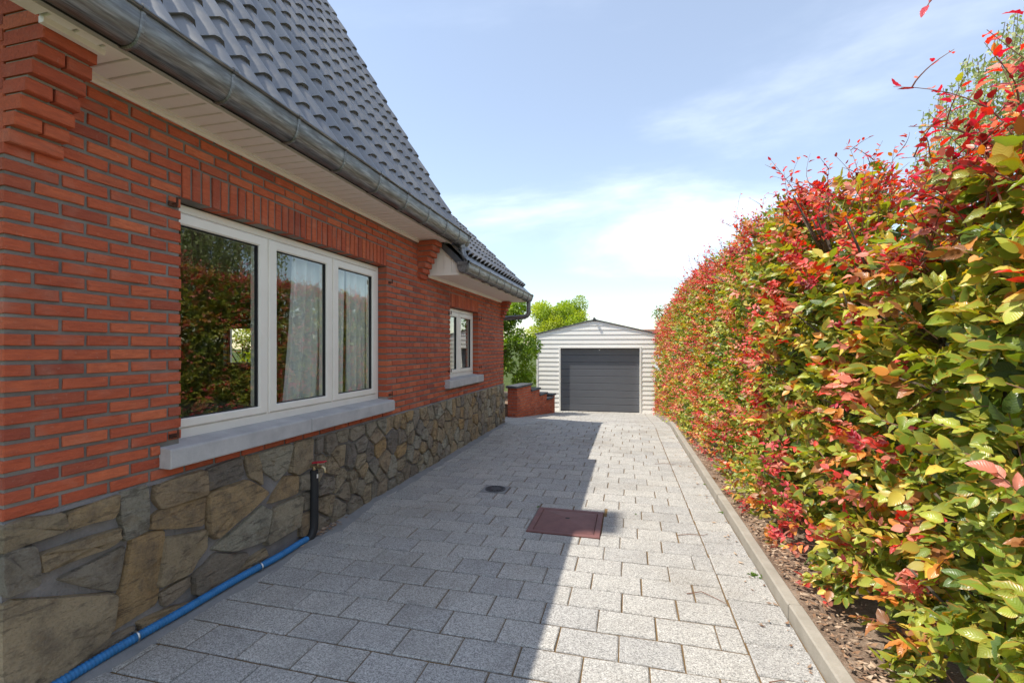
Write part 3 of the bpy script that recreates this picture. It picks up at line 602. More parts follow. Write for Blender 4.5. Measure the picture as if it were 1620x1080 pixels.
# roof
PIT, GAU = .175, .285
ru = MB()
def under(e, rg, y0, y1):
    d = .030; k = math.hypot(e[0] - rg[0], e[1] - rg[1]); nx_, nz_ = (rg[1] - e[1]) / k, (e[0] - rg[0]) / k
    a = (e[0] - nx_ * d, e[1] - nz_ * d); b = (rg[0], rg[1] - d / nz_); top = [a, b, (mir(a[0]), a[1])]; ru.prism(top + [(x, z - .09) for x, z in top[::-1]], 'y', y0, y1)
under(EH, RIDGE, -.87, VY - .01); under(EL, RIDGE2, VY + .004, 9.17)
roof = part(ru, 'roof', DARK)
PROF = [(0, .004), (.13, 0), (.25, .004), (.35, .024), (.48, .052), (.60, .062), (.74, .060), (.90, .034), (1.04, .006)]
def tile_geo(seed=0):
    r = random.Random(seed); vs = []; n = len(PROF)
    for s, lift in ((0.0, .028), (.03, .0275), (.335, .002)):
        for u, h in PROF:
            sag = .010 * math.sin(max(0, min(1, (u - .5) / .5)) * math.pi) if s == 0 else 0
            vs.append((u * PIT, s - sag + (.004 * math.sin(u * 6.3) if s == 0 else 0), h + lift))
    vs += [(u * PIT, vs[i][1] + .004, h + .028 - .024) for i, (u, h) in enumerate(PROF)]
    fs = [(k*n+i, k*n+i+1, (k+1)*n+i+1, (k+1)*n+i) for k in range(2) for i in range(n-1)] + [(3*n+i, 3*n+i+1, i+1, i) for i in range(n-1)]
    fs += [(0, n, 2*n, 3*n), (n-1, 4*n-1, 3*n-1, 2*n-1)]
    return vs, fs
TV, TF = tile_geo()
tiles = []
def tile_rows(p0, p1, j0, j1, nrow=None, maxrow=99, start=0):
    dx, dz = p1[0] - p0[0], p1[1] - p0[1]; L = math.hypot(dx, dz); n = nrow or round(L / GAU); g_ = L / n
    U = Vector((dx / L, 0, dz / L)); Yv = Vector((0, 1, 0)); N = Yv.cross(-U).normalized()
    if N.z < 0: N = -N
    for r_ in range(start, min(n, maxrow)):
        for j in range(j0, j1):
            o = Vector((p0[0], .72 + j * PIT, p0[1])) + U * (g_ * r_)
            rot = Matrix((Yv, U, N)).transposed().to_4x4()
            mx = Matrix.Translation(o + N * random.uniform(-.001, .003)) @ rot @ Matrix.Rotation(random.gauss(0, .006), 4, 'Z') @ Matrix.Rotation(random.gauss(0, .005), 4, 'X')
            tiles.append((mx, o))
tile_rows(EH, RIDGE, -9, 27); tile_rows((EL[0] - .17, EL[1] + .165), RIDGE2, 27, 48)
tme = bpy.data.meshes.new('tile'); tme.from_pydata(TV, [], TF); tme.materials.append(TILE); tme.polygons.foreach_set('use_smooth', [True] * len(TF)); tme.set_sharp_from_angle(angle=R(50))
tiles.sort(key=lambda t: -shows(*t[1]))
rest = MB()
for i, (mx, o) in enumerate(tiles):
    if i < 300:
        ob = bpy.data.objects.new('roof_tile', tme); C.objects.link(ob); ob.parent = roof; ob.matrix_local = mx
    else: rest.cur = random.random(); rest.add([mx @ Vector(v) for v in TV], TF)
ro = link('tile_field', None or bpy.data.meshes.new('tile_field'), roof)
me = ro.data; me.from_pydata(rest.v, [], rest.f); me.materials.append(TILE); a = me.attributes.new('rnd', 'FLOAT', 'POINT'); a.data.foreach_set('value', rest.r); smooth_angle(ro, 50); ro['kind'] = 'stuff'
rc = MB()
for i in range(-4, 12): rc.tube([(RX, .7 + i * .39, RIDGE[1] + .01), (RX, .7 + i * .39 + .40, RIDGE[1] + .02)], [.12, .105], 12)
for i in range(9): rc.tube([(RX, VY + .1 + i * .4, RIDGE2[1] + .01), (RX, VY + .1 + i * .4 + .41, RIDGE2[1] + .02)], [.12, .105], 12)
smooth_angle(part(rc, 'ridge_cap', TILE, roof), 50)
vg = MB(); vg.prism([(EH[0] - .03, EH[1] - .02), (RX, RIDGE[1] - .02), (RX, RIDGE[1] - .30), (EH[0] - .16, EH[1] - .06)], 'y', VY - .008, VY + .012); part(vg, 'verge_board', SLATE, roof)
ve = MB(); ve.prism([(EL[0] - .03, EL[1] - .02), (RX, RIDGE2[1] - .02), (RX, RIDGE2[1] - .25), (EL[0] - .16, EL[1] - .06)], 'y', 9.171, 9.19); part(ve, 'verge_board', ZINC, roof)
lead = MB(); lead.prism([(EL[0] + .02, EL[1] + .004), (EL[0] - .26, EL[1] + .277), (EL[0] - .27, EL[1] + .267), (EL[0] + .015, EL[1] - .012)], 'y', VY + .01, 9.17); part(lead, 'lead_strip', ZINC, roof)
# chimney: out of the frame, its shadow falls across the roof and the driveway
XC = -6.1; ZC = (-.12 - XC) / .523; YC = 4.14 - .24 * ZC
ch = MB(); ch.box(XC - .45, XC, YC - .21, YC + .21, 8.5, ZC - .12); ch.box(XC - .5, XC + .05, YC - .26, YC + .26, ZC - .12, ZC - .03); ch.tube([(XC - .22, YC, ZC - .03), (XC - .22, YC, ZC + .25)], .09, 10); part(ch, 'chimney', FARBRICK, roof)

# ================================================================== GARAGE
GX, GY, GZ, GR = -2.86, 14.42, -.46, R(2)
gar = empty('garage', (GX, GY, GZ), GR, label='small white clapboard garage with grey sectional door at the driveway end', cat='garage')
GWd, GE, GP = 3.56, 2.40, 2.80               # width, eaves, peak
DX0, DX1, DH = .74, 3.12, 1.95
def gp(mb, name, mat, parent=gar, **k): return mb.build(name, mat, parent, **k)
core = MB(); core.prism([(0.01, 0), (GWd - .01, 0), (GWd - .01, GE - .02), (GWd / 2, GP - .03), (.01, GE - .02)], 'y', .9, 5.6)
core.box(.01, DX0 - .02, .03, .9, 0, GE - .02); core.box(DX1 + .02, GWd - .01, .03, .9, 0, GE - .02); core.prism([(DX0 - .02, DH + .02), (DX1 + .02, DH + .02), (DX1 + .02, GE), (GWd - .01, GE - .02), (GWd / 2, GP - .03), (.01, GE - .02), (DX0 - .02, GE)], 'y', .03, .9)
gp(core, 'wall', SIDING)
BP = .1393
def roofz(x): return GE + (GP - GE) * (1 - abs(x - GWd / 2) / (GWd / 2))
def board(x0, x1, z0, z1):
    if x1 - x0 < .02: return
    b = MB(); b.add([(x0, .012, z0), (x1, .012, z0), (x1, .030, z1 if not callable(z1) else z1(x1)), (x0, .030, z1 if not callable(z1) else z1(x0)), (x0, .04, z0), (x1, .04, z0), (x1, .04, z1), (x0, .04, z1)],
          [(0, 1, 2, 3), (0, 4, 5, 1), (1, 5, 6, 2), (2, 6, 7, 3), (3, 7, 4, 0), (4, 7, 6, 5)]); o = gp(b, 'siding_board', SIDING); o.location.y = random.uniform(-.0015, .0015)
nb = 14
for i in range(nb):
    z0 = i * BP; board(0, DX0 - .045, z0, z0 + BP + .008); board(DX1 + .045, GWd, z0, z0 + BP + .008)
z0 = nb * BP
while z0 < GP - .03:
    top = min(z0 + BP + .008, GP - .02)
    def half(z): return GWd / 2 if z <= GE else GWd / 2 * (GP - z) / (GP - GE)
    h0, h1 = half(z0), half(top); b = MB(); c0 = GWd / 2
    b.add([(c0 - h0, .012, z0), (c0 + h0, .012, z0), (c0 + h1, .030, top), (c0 - h1, .030, top), (c0 - h0, .04, z0), (c0 + h0, .04, z0), (c0 + h1, .04, top), (c0 - h1, .04, top)], [(0, 1, 2, 3), (0, 4, 5, 1), (1, 5, 6, 2), (2, 6, 7, 3), (3, 7, 4, 0), (4, 7, 6, 5)]); gp(b, 'siding_board', SIDING); z0 += BP
tm = MB(); tm.box(DX0 - .045, DX0, .002, .17, 0, DH + .045); tm.box(DX1, DX1 + .045, .002, .17, 0, DH + .045); tm.box(DX0, DX1, .002, .17, DH, DH + .045); tm.box(-.012, .03, .004, .05, 0, GE - .01); gp(tm, 'door_trim', SIDING)
door = MB(); door.box(DX0, DX1, .16, .19, 0, DH); dr = gp(door, 'door', DARK); ph = DH / 9
for i in range(9):
    pz = MB(); a, b = i * ph + .003, (i + 1) * ph - .003; pz.prism([(.16, a), (.126, a), (.120, a + .008), (.120, b - .010), (.128, b), (.16, b)], 'x', DX0 + .004, DX1 - .004); gp(pz, 'door_panel', DOORGREY, dr)
hd = MB(); hd.tube([(1.93, .121, DH - .06), (1.93, .108, DH - .06)], .016, 10); gp(hd, 'door_latch', STEEL, dr); sl = MB(); sl.box(DX0, DX1, .10, .16, -.01, .018); gp(sl, 'door_seal', BLACKRUB, dr)
rf = MB()
for sgn in (-1, 1):
    n = 1; xs = [GWd / 2, GWd / 2 + sgn * (GWd / 2 + .07)]; zs = [GP + .035, GE - .005]
    pts = []
    for k in range(64):
        yy = -.012 + 5.75 * k / 63; wv = .012 * math.sin(k * 2.2)
        pts += [(xs[0], yy, zs[0] + wv), (xs[1], yy, zs[1] + wv), (xs[0], yy, zs[0] + wv - .03), (xs[1], yy, zs[1] + wv - .03)]
    fs = []
    for k in range(63):
        a = 4 * k; fs += [(a, a+1, a+5, a+4), (a+2, a+6, a+7, a+3), (a+1, a+3, a+7, a+5)]
    fs += [(0, 2, 3, 1)]; rf.add(pts, fs)
rgo = gp(rf, 'roof', SLATE); rcap = MB(); rcap.tube([(GWd / 2, -.08, GP + .045), (GWd / 2, 5.7, GP + .045)], .04, 8); gp(rcap, 'ridge_cap', SLATE, rgo)

# ================================================================== STEPPED WALL
P0, P1 = Vector((-2.53, 10.45, 0)), Vector((-2.16, 13.62, 0)); sdir = (P1 - P0).normalized(); SL = (P1 - P0).length
sw = empty('stepped_wall', P0, math.atan2(sdir.y, sdir.x) - R(90), label='low red brick wall stepping down toward the garage, with dark coping slabs', cat='wall')
secs = [(0, 1.02, .62), (1.02, 1.72, .46), (1.72, 2.38, .28), (2.38, 2.95, .10), (2.95, 3.19, .17)]
cm = MB(); bp = []
for s0, s1, zt in secs:
    zb = zg(P0.y + s1 * sdir.y) - .05; cm.box(-.235, -.008, s0 + .008, s1 - (.0 if s1 < 3 else .008), zb - .3, zt - .052)
    k = 0; z = zt - .05
    while z > zb - .1:
        o0 = .1 if k % 2 else 0; y_ = s0 - .2 + o0
        while y_ < s1:
            a, b = max(y_ + .006, s0), min(y_ + .194, s1 - .004)
            if b - a > .02: bp.append((b - a, .0535, Matrix.Translation((0, (a + b) / 2, z - .033))))
            y_ += .2
        fx = [(-.24, -.12), (-.113, -.002)] if k % 2 else [(-.24, -.17), (-.163, -.002)]
        for a, b in fx: bp.append((b - a, .0535, Matrix.Translation(((a + b) / 2, s0 if s0 in (0, 2.95) else s0 + .01, z - .033)) @ Matrix.Rotation(R(-90), 4, 'Z')))
        z -= .0653; k += 1
cwall = cm.build('wall_core', MORTAR, sw)
rest = MB()
for a, b, mx in bp:
    vs, fs = block(a, b, .05, .004, .0015, 3); rest.cur = random.random(); rest.add([mx @ Vector(v) for v in vs], fs)
rest.build('brick_courses', BRICK, sw, rnd=True, kind='stuff')
for s0, s1, zt in secs:
    c1 = MB(); c1.box(-.275, .035, s0 - .04, s1 + (.03 if s1 > 3 else -.004), zt - .05, zt); o = c1.build('coping_slab', SLATE, sw); bv = o.modifiers.new('b', 'BEVEL'); bv.width = .006; bv.segments = 1

# ================================================================== SMALL THINGS ON THE DRIVE
# manhole cover
mh = empty('manhole_cover', (-.535, 4.035, 0), label='square rust-red cast iron manhole cover set in the pavers', cat='manhole cover')
S = .296
fm = MB(); frame_pts = [S, S - .006, S - .05, S - .055]
fm.add([(sx * q, sy * q, z) for q, z in ((S, -.03), (S, .004), (S - .004, .007), (S - .045, .007), (S - .049, .003), (S - .049, -.03)) for sx, sy in ((-1, -1), (1, -1), (1, 1), (-1, 1))], [(r_*4+i, r_*4+(i+1) % 4, (r_+1)*4+(i+1) % 4, (r_+1)*4+i) for r_ in range(5) for i in range(4)])
fm.build('frame', CASTRED, mh)
lm = MB(); q = S - .053
pts = [(sx * q, sy * q, -.02) for sx, sy in ((-1, -1), (1, -1), (1, 1), (-1, 1))] + [(sx * q, sy * q, .005) for sx, sy in ((-1, -1), (1, -1), (1, 1), (-1, 1))] + [(sx * .03, sy * .03, .030) for sx, sy in ((-1, -1), (1, -1), (1, 1), (-1, 1))]
lm.add(pts, [(0+i, (i+1) % 4, 4+(i+1) % 4, 4+i) for i in range(4)] + [(4+i, 4+(i+1) % 4, 8+(i+1) % 4, 8+i) for i in range(4)] + [(8, 9, 10, 11)]); lm.build('lid', CASTRED, mh)
km_ = MB(); km_.box(-.012, .022, -.012, .014, .026, .0312); km_.build('keyhole', DARK, mh); sm_ = MB()
for sx in (-1, 1): sm_.box(sx * (q - .012) - .0015, sx * (q - .012) + .0015, -q + .01, q - .01, .004, .0085)
sm_.build('lid_rib', CASTRED, mh)
# gully
gd = empty('floor_drain', (-1.395, 4.775, 0), label='small black round floor drain grate in the shaded pavers', cat='drain')
fb = MB(); fb.box(-.134, .134, -.119, .119, -.04, .001); fb.build('surround', FILM, gd)
fp = MB(); n = 28; ro_, ri_ = .108, .090
fp.add([(r_ * math.cos(2*math.pi*k/n), r_ * math.sin(2*math.pi*k/n), z) for r_, z in ((ro_, -.004), (ro_, .008), (ri_, .008), (ri_, .001)) for k in range(n)], [(j*n+k, j*n+(k+1) % n, (j+1)*n+(k+1) % n, (j+1)*n+k) for j in range(3) for k in range(n)]); fp.build('rim', CASTBLK, gd)
fd = MB(); fd.tube([(0, 0, .0012), (0, 0, .0022)], .094, 24); fd.build('sump', DARK, gd)
gr_ = MB(); gr_.tube([(0, 0, .002), (0, 0, .008)], .045, 20)
for k in range(16):
    a = 2 * math.pi * k / 16; ca, sa = math.cos(a), math.sin(a); w_ = .008
    gr_.add([(ca*r_ - sa*s_*w_, sa*r_ + ca*s_*w_, z) for r_ in (.04, .092) for s_ in (-1, 1) for z in (.002, .0075)], [(0, 1, 3, 2), (4, 6, 7, 5), (1, 5, 7, 3), (0, 4, 5, 1), (2, 3, 7, 6)])
gr_.build('grate', CASTBLK, gd)
# blue corrugated sleeve along the foot of the wall
hs_ = empty('blue_hose', (-2.43, 1.9, 0), label='blue corrugated hose lying along the foot of the stone plinth', cat='hose')
pts = []; ra = []; n = 620
for i in range(n):
    t = i / (n - 1); y = .55 + (3.12 - .55) * t; x = -2.428 + .020 * math.sin(y * 2.9) + .008 * math.sin(y * 7.1) - (.010 * max(0, (y - 2.8)) * 3) + .05 * max(0, 1.9 - y); z = .032 + .004 * math.sin(y * 3.1) - .02 * max(0, y - 3.0) * 4
    pts.append((x + 2.43, y - 1.9, z)); ra.append(.0235 if i % 4 < 2 else .0205)
hb = MB(); hb.tube(pts, ra, 12); smooth_angle(hb.build('sleeve', BLUE, hs_), 60)
for yy in (1.83, 2.62):
    hx = 2.43 - 2.428 + .020 * math.sin(yy * 2.9) + .008 * math.sin(yy * 7.1) + .05 * max(0, 1.9 - yy)
    cb = MB(); ring = [(hx + .029 * math.cos(a), yy - 1.9, .034 + .029 * math.sin(a)) for a in [2*math.pi*k/16 for k in range(17)]]; cb.tube(ring, .0045, 6); cb.box(-.045, hx - .02, yy - 1.909, yy - 1.891, .05, .054); smooth_angle(cb.build('pipe_clip', STEEL, hs_), 40)
# standpipe and tap
tp_ = empty('garden_tap', (-2.428, 3.20, 0), label='black lagged standpipe with red-handled brass tap against the stone plinth', cat='tap')
p_ = MB(); p_.tube([(-.02, -.07, -.02), (-.004, -.022, .03), (0, 0, .085), (0, .002, .2), (.003, 0, .4), (0, 0, .535)], [.03, .033, .033, .032, .032, .031], 14); smooth_angle(p_.build('lagged_pipe', BLACKRUB, tp_), 50)
b_ = MB(); b_.tube([(0, 0, .53), (0, 0, .565)], .013, 10); b_.tube([(-.05, 0, .562), (.065, .012, .562)], .014, 10); b_.tube([(.06, .01, .565), (.085, .015, .55), (.09, .016, .515)], .010, 10); b_.tube([(.03, .006, .56), (.03, .006, .592)], .008, 8); smooth_angle(b_.build('tap_body', BRASS, tp_), 50)
h_ = MB(); h_.prism([(-.012, .586), (.098, .600), (.104, .607), (.098, .612), (-.012, .598)], 'y', -.012, .018); h_.build('handle', REDHANDLE, tp_)
l_ = MB(); l_.box(.0305, .0335, -.008, .006, .475, .505); l_.build('pipe_label', UPVC, tp_)

# ================================================================== LEAVES
def template(nseg, fold=.38, droop=.24, near=True):
    """a leaf one unit long along +x, width about .62, lying in xy; returns verts, faces, luv"""
    if not near:
        vs = [(0, 0, 0), (.45, -.30, .08), (.5, 0, 0), (.45, .30, .08), (1, 0, -droop)]
        return np.array(vs), [(0, 1, 2), (0, 2, 3), (1, 4, 2), (2, 4, 3)], np.array([(0, 0), (.45, -1), (.5, 0), (.45, 1), (1, 0)])
    vs = []; uv = []; fs = []
    w = lambda t: .315 * math.sin(math.pi * min(1, t * .97 + .03)) ** .75 * (1 - .18 * t)
    for i in range(nseg + 1):
        t = i / nseg; z = -droop * t * t
        if i in (0, nseg): vs.append((t, 0, z)); uv.append((t, 0)); continue
        ww = w(t); rip = .026 * (-1) ** i
        vs += [(t - .03, -ww, z + fold * ww + rip), (t, 0, z), (t - .03, ww, z + fold * ww - rip)]; uv += [(t, -1), (t, 0), (t, 1)]
    fs += [(0, 1, 2), (0, 2, 3)]
    for i in range(nseg - 2):
        a = 1 + 3 * i; fs += [(a, a+3, a+4, a+1), (a+1, a+4, a+5, a+2)]
    a = 1 + 3 * (nseg - 2); e = len(vs) - 1; fs += [(a, e, a+1), (a+1, e, a+2)]
    return np.array(vs), fs, np.array(uv)
T_NEAR = template(7); T_MID = template(4); T_FAR = template(0, near=False)
def leaf_mesh(name, tmpl, pos, dirs, nors, size, cols, edge, mat):
    TVs, TFs, TU = tmpl; N = len(pos); nv = len(TVs)
    d = dirs / np.linalg.norm(dirs, axis=1, keepdims=True); nn = nors - (nors * d).sum(1, keepdims=True) * d; nn /= np.linalg.norm(nn, axis=1, keepdims=True) + 1e-9
    s = np.cross(nn, d); curl = rng.normal(.9, .75, (N, 1, 1)); wid = rng.uniform(.78, 1.18, (N, 1, 1))
    V = pos[:, None, :] + size[:, None, None] * (TVs[None, :, 0:1] * d[:, None, :] + TVs[None, :, 1:2] * wid * s[:, None, :] + TVs[None, :, 2:3] * curl * nn[:, None, :])
    V = V.reshape(-1, 3)
    loops = []; starts = []; tot = []
    base = np.concatenate([np.array(f) for f in TFs]); flen = np.array([len(f) for f in TFs]); L = len(base)
    loops = (base[None, :] + (np.arange(N) * nv)[:, None]).reshape(-1); starts = (np.concatenate([[0], np.cumsum(flen)[:-1]])[None, :] + (np.arange(N) * L)[:, None]).reshape(-1)
    me = bpy.data.meshes.new(name); me.vertices.add(N * nv); me.vertices.foreach_set('co', V.astype(np.float32).ravel()); me.loops.add(len(loops)); me.loops.foreach_set('vertex_index', loops.astype(np.int32))
    me.polygons.add(len(starts)); me.polygons.foreach_set('loop_start', starts.astype(np.int32)); me.polygons.foreach_set('use_smooth', np.ones(len(starts), bool)); me.update(calc_edges=True)
    ca = me.attributes.new('Col', 'FLOAT_COLOR', 'POINT'); cc = np.repeat(np.concatenate([cols, np.ones((N, 1))], 1), nv, 0); ca.data.foreach_set('color', cc.astype(np.float32).ravel())
    ua = me.attributes.new('luv', 'FLOAT_VECTOR', 'POINT'); uu = np.concatenate([np.tile(TU, (N, 1)), np.repeat(edge[:, None], nv, 0)], 1); ua.data.foreach_set('vector', uu.astype(np.float32).ravel())
    me.materials.append(mat); me.validate(); return me
def unit(v): return v / (np.linalg.norm(v, axis=-1, keepdims=True) + 1e-9)

# ---------------- beech hedge
hedge = empty('beech_hedge', (1.5, 6.0, .06), label='tall beech hedge of red, orange and green leaves along the right kerb', cat='hedge')
HO = np.array([1.5, 6.0, .06])
def n2(a, b, s=1.0, k=0.0): return mnoise.noise((a * s, b * s, k))
def xface(Y, z): return (1.13 - .034 * (Y - 2.2) if Y < 8.4 else .92 - .038 * (Y - 8.4)) + .09 * n2(Y, z, .9, 3) + .05 * n2(Y, z, 2.3, 9) - .03 * (1 - min(1, z / .5)) ** 2 + .02 * z
def ztop(Y): return (2.06 - .10 * max(0, min(1, (Y - 2.0) / .4)) if Y < 2.9 else 1.96 + .62 * min(1, (Y - 2.9) / .6)) + .10 * n2(Y, 0, .9, 5) + (0.08 if Y > 5 else 0)
PAL = {'dgreen': (.10, .16, .035), 'green': (.25, .33, .05), 'ygreen': (.43, .47, .07), 'yellow': (.66, .54, .10), 'orange': (.78, .32, .075), 'coral': (.86, .31, .22), 'red': (.80, .10, .08), 'crimson': (.66, .07, .10), 'maroon': (.26, .035, .04), 'bronze': (.38, .16, .06)}
KEYS = list(PAL); PV = np.array([PAL[k] for k in KEYS])
def pick(tone, r):
    """tone 0 (green) .. 1 (red)"""
    if tone < .44: w = dict(dgreen=1.8, green=4, ygreen=3.6, yellow=.5)
    elif tone < .57: w = dict(dgreen=.5, green=1.8, ygreen=3.2, yellow=1.3, bronze=.9, orange=.5)
    elif tone < .68: w = dict(orange=1.5, coral=1.3, bronze=1.3, yellow=.7, ygreen=.8, red=1.0)
    else: w = dict(red=3, crimson=2.6, coral=2.0, maroon=1.1, orange=.5)
    k = r.choices(list(w), list(w.values()))[0]; return KEYS.index(k)
tw_near = MB(); tw_far = MB()
LP = {k: [] for k in ('pos', 'dir', 'nor', 'size', 'col', 'edge')}
hr = random.Random(21)
def spray(p, d, length, nl, size, tone, near, updir=None, twigmesh=None):
    """a twig with alternate leaves held in one plane"""
    d = d.normalized(); up = (updir or Vector((-.55, -.15, .8))) + Vector((hr.gauss(0, .35), hr.gauss(0, .35), hr.gauss(0, .3))); side = d.cross(up)
    if side.length < 1e-3: side = d.orthogonal()
    side.normalize(); nor = side.cross(d).normalized(); pts = []
    sag = hr.uniform(-.1, .25); key = pick(tone, hr)
    for i in range(nl):
        t = (i + .6) / nl; q = p + d * (length * t) + Vector((0, 0, -sag * length * t * t)); pts.append(q)
        sg = 1 if i % 2 else -1; ld = (d * (.55 + .5 * t) + side * sg * (1.0 - .55 * t) + Vector((hr.gauss(0, .22), hr.gauss(0, .22), hr.gauss(-.1, .22)))).normalized()
        ln = (nor + Vector((hr.gauss(0, .5), hr.gauss(0, .5), hr.gauss(0, .45)))).normalized()
        if hr.random() < .25: key = pick(tone, hr)
        c_ = PV[key] * hr.uniform(.6, 1.25); s_ = size * hr.uniform(.65, 1.15) * (1 - .25 * t * (tone > .6))
        LP['pos'].append(q); LP['dir'].append(ld); LP['nor'].append(ln); LP['size'].append(s_); LP['col'].append(c_); LP['edge'].append(hr.uniform(0, 1) if KEYS[key] in ('green', 'ygreen', 'yellow') else 0)
    if twigmesh is not None: twigmesh.tube([p - d * .06] + pts[::2] + [pts[-1]], [.0028] + [.002] * len(pts[::2]) + [.0012], 3, False)
def tone_at(Y, z, zt):
    far = min(1, max(0, (Y - 2.2) / 2.2)); t = .455 + .25 * far + .34 * n2(Y, z, 1.3, 13) + .34 * n2(Y, z, 3.6, 17) + .20 * max(0, (z - zt + .5) / .5) - .06 * max(0, (.6 - z))
    return t + hr.gauss(0, .09)
Y = .35
NT = 0
area_y0, area_y1 = .5, 14.3
def dens(Y): return 250 if Y < 4.5 else (215 if Y < 8 else 170)
dy = .1
while Y < area_y1:
    zt = ztop(Y); n = int(dens(Y) * dy * zt + hr.random())
    for _ in range(n):
        z = .03 + (zt) * hr.random() ** .97; y_ = Y + dy * hr.random(); xf = xface(y_, z)
        z_edge = max(0, (z - (zt - .25)) / .25); depth = hr.expovariate(1 / .085) + .12 * z_edge * hr.random()
        hole = n2(y_, z, 2.6, 31)
        if hole > .15 and hr.random() < .8: depth += .19
        if depth > .8: continue
        p = Vector((xf + depth, y_, z + zg(y_))); d = Vector((-1 + hr.gauss(0, .5), hr.gauss(-.1, .65), .45 + hr.gauss(0, .5)))
        tn = tone_at(y_, z, zt) - .35 * min(1, depth / .25); near = y_ < 4.2
        sz = .070 if y_ < 4.5 else .060
        if tn > .66: spray(p - Vector((.03, 0, 0)), d, hr.uniform(.07, .14), hr.randint(6, 9), sz * .70, tn, near, None, tw_near if (near and depth < .12 and hr.random() < .5) else None)
        else: spray(p, d, hr.uniform(.10, .17), hr.randint(5, 8), sz, tn, near, None, tw_near if (near and depth < .08 and hr.random() < .35) else None)
    for _ in range(int(290 * dy * zt)):
        z = .15 + (zt - .2) * hr.random(); y_ = Y + dy * hr.random(); p = Vector((xface(y_, z) + .20 + .25 * hr.random(), y_, z + zg(y_)))
        spray(p, Vector((hr.gauss(-.3, .6), hr.gauss(0, .6), .4)), .15, 5, .085, .15 + hr.gauss(0, .08), False)
    # back of the hedge and its top, thinner
    for _ in range(int(120 * dy * zt)):
        z = .2 + (zt - .2) * hr.random(); y_ = Y + dy * hr.random(); p = Vector((xface(y_, z) + .40 + .4 * hr.random(), y_, z + zg(y_)))
        spray(p, Vector((1, hr.gauss(0, .6), .4)), .14, 6, .07, .3 + .5 * max(0, z - zt + .4) + hr.gauss(0, .1), False, Vector((.4, 0, .8)))
    for _ in range(int(150 * dy * .85)):
        y_ = Y + dy * hr.random(); q = hr.random(); p = Vector((xface(y_, zt) + .05 + .8 * q, y_, zt + zg(y_) + .07 * n2(y_, q * 3, 2.2, 40) - .06 * hr.random()))
        spray(p, Vector((hr.gauss(-.3, .6), hr.gauss(0, .6), .9)), .13, 6, .060, .62 + hr.gauss(0, .14), False, Vector((-.3, -.2, 1)))
    Y += dy
# long shoots standing above the top
def shoot(x, y_, z0, L, lean, tone, size, nl, sub=0, mb=tw_near):
    p = Vector((x, y_, z0)); d = Vector((lean[0], lean[1], 1)).normalized(); pts = [p.copy()]; seg = 7; bend = Vector((hr.gauss(0, .18), hr.gauss(0, .18), -.10))
    for i in range(seg):
        d = (d + bend * .35 + Vector((hr.gauss(0, .05), hr.gauss(0, .05), 0))).normalized(); p = p + d * (L / seg); pts.append(p.copy())
    mb.tube(pts, [.0030 * (1 - .75 * i / seg) for i in range(seg + 1)], 4, False)
    for i in range(nl):
        t = .15 + .85 * (i + hr.random() * .6) / nl; k = min(seg - 1, int(t * seg)); q = pts[k].lerp(pts[k+1], t * seg - k); ax = (pts[k+1] - pts[k]).normalized()
        a = hr.uniform(0, 6.28); sd = Vector((math.cos(a), math.sin(a), .25)); ld = (ax * .5 + sd * .9).normalized(); key = pick(tone + hr.gauss(0, .1), hr)
        LP['pos'].append(q + ld * .008); LP['dir'].append(ld); LP['nor'].append(Vector((hr.gauss(-.3, .4), hr.gauss(-.1, .4), 1))); LP['size'].append(size * hr.uniform(.55, 1.1)); LP['col'].append(PV[key] * hr.uniform(.75, 1.2)); LP['edge'].append(0)
    if sub:
        for i in range(sub):
            k = hr.randint(2, seg - 1); a = hr.uniform(0, 6.28); shoot(*pts[k], L * hr.uniform(.25, .5), (math.cos(a) * 1.1, math.sin(a) * 1.1), tone, size * .9, max(3, nl // 2), 0, mb)
for i in range(120):
    y_ = hr.uniform(1.2, 2.35) if i < 100 else hr.uniform(2.35, 3.1); zt = ztop(y_); shoot(xface(y_, zt) + hr.uniform(-.02, .6), y_, zt - .12, hr.uniform(.2, .62) * (1 if y_ < 2.35 else .5), (hr.gauss(-.12, .3), hr.gauss(0, .35)), .80, .046, hr.randint(11, 19), hr.randint(1, 3))
for i in range(300):
    y_ = 3.2 + 10.8 * hr.random() ** 1.4; zt = ztop(y_); shoot(xface(y_, zt) + hr.uniform(-.03, .6), y_, zt + zg(y_) - .10, hr.uniform(.12, .48), (hr.gauss(-.15, .3), hr.gauss(0, .3)), .84, .044, hr.randint(6, 11), hr.randint(0, 2))
shoot(1.22, 1.9, 2.2, .45, (-.25, .0), .86, .05, 9, 2)
ap = [Vector(q) for q in ((1.15, .95, 2.15), (1.05, 1.0, 2.36), (.88, 1.08, 2.46), (.69, 1.15, 2.37), (.61, 1.18, 2.225))]; tw_near.tube(ap, [.003, .0026, .002, .0015, .001], 4, False)
for t, a in ((2.3, 1.2), (2.8, -.6), (3.2, .9), (3.55, -.4), (3.8, .5), (4.0, -.2)):                # the drooping sprig above the frame's top edge
    q = ap[int(min(t, 3.99))].lerp(ap[int(min(t, 3.99)) + 1], min(t, 3.99) % 1); LP['pos'].append(q); LP['dir'].append(Vector((-.5, a * .5, -.75))); LP['nor'].append(Vector((-.6, -.6 + a * .3, .4))); LP['size'].append(.027); LP['col'].append(PV[KEYS.index('crimson')]); LP['edge'].append(0)
for k in LP: LP[k] = np.array([tuple(v) if isinstance(v, (Vector,)) else v for v in LP[k]], float)
LP['pos'] -= HO
wp = LP['pos'] + HO
dist = np.linalg.norm(wp - np.array([0, 0, 1.5]), axis=1); cY, sY = math.cos(YAW), math.sin(YAW)
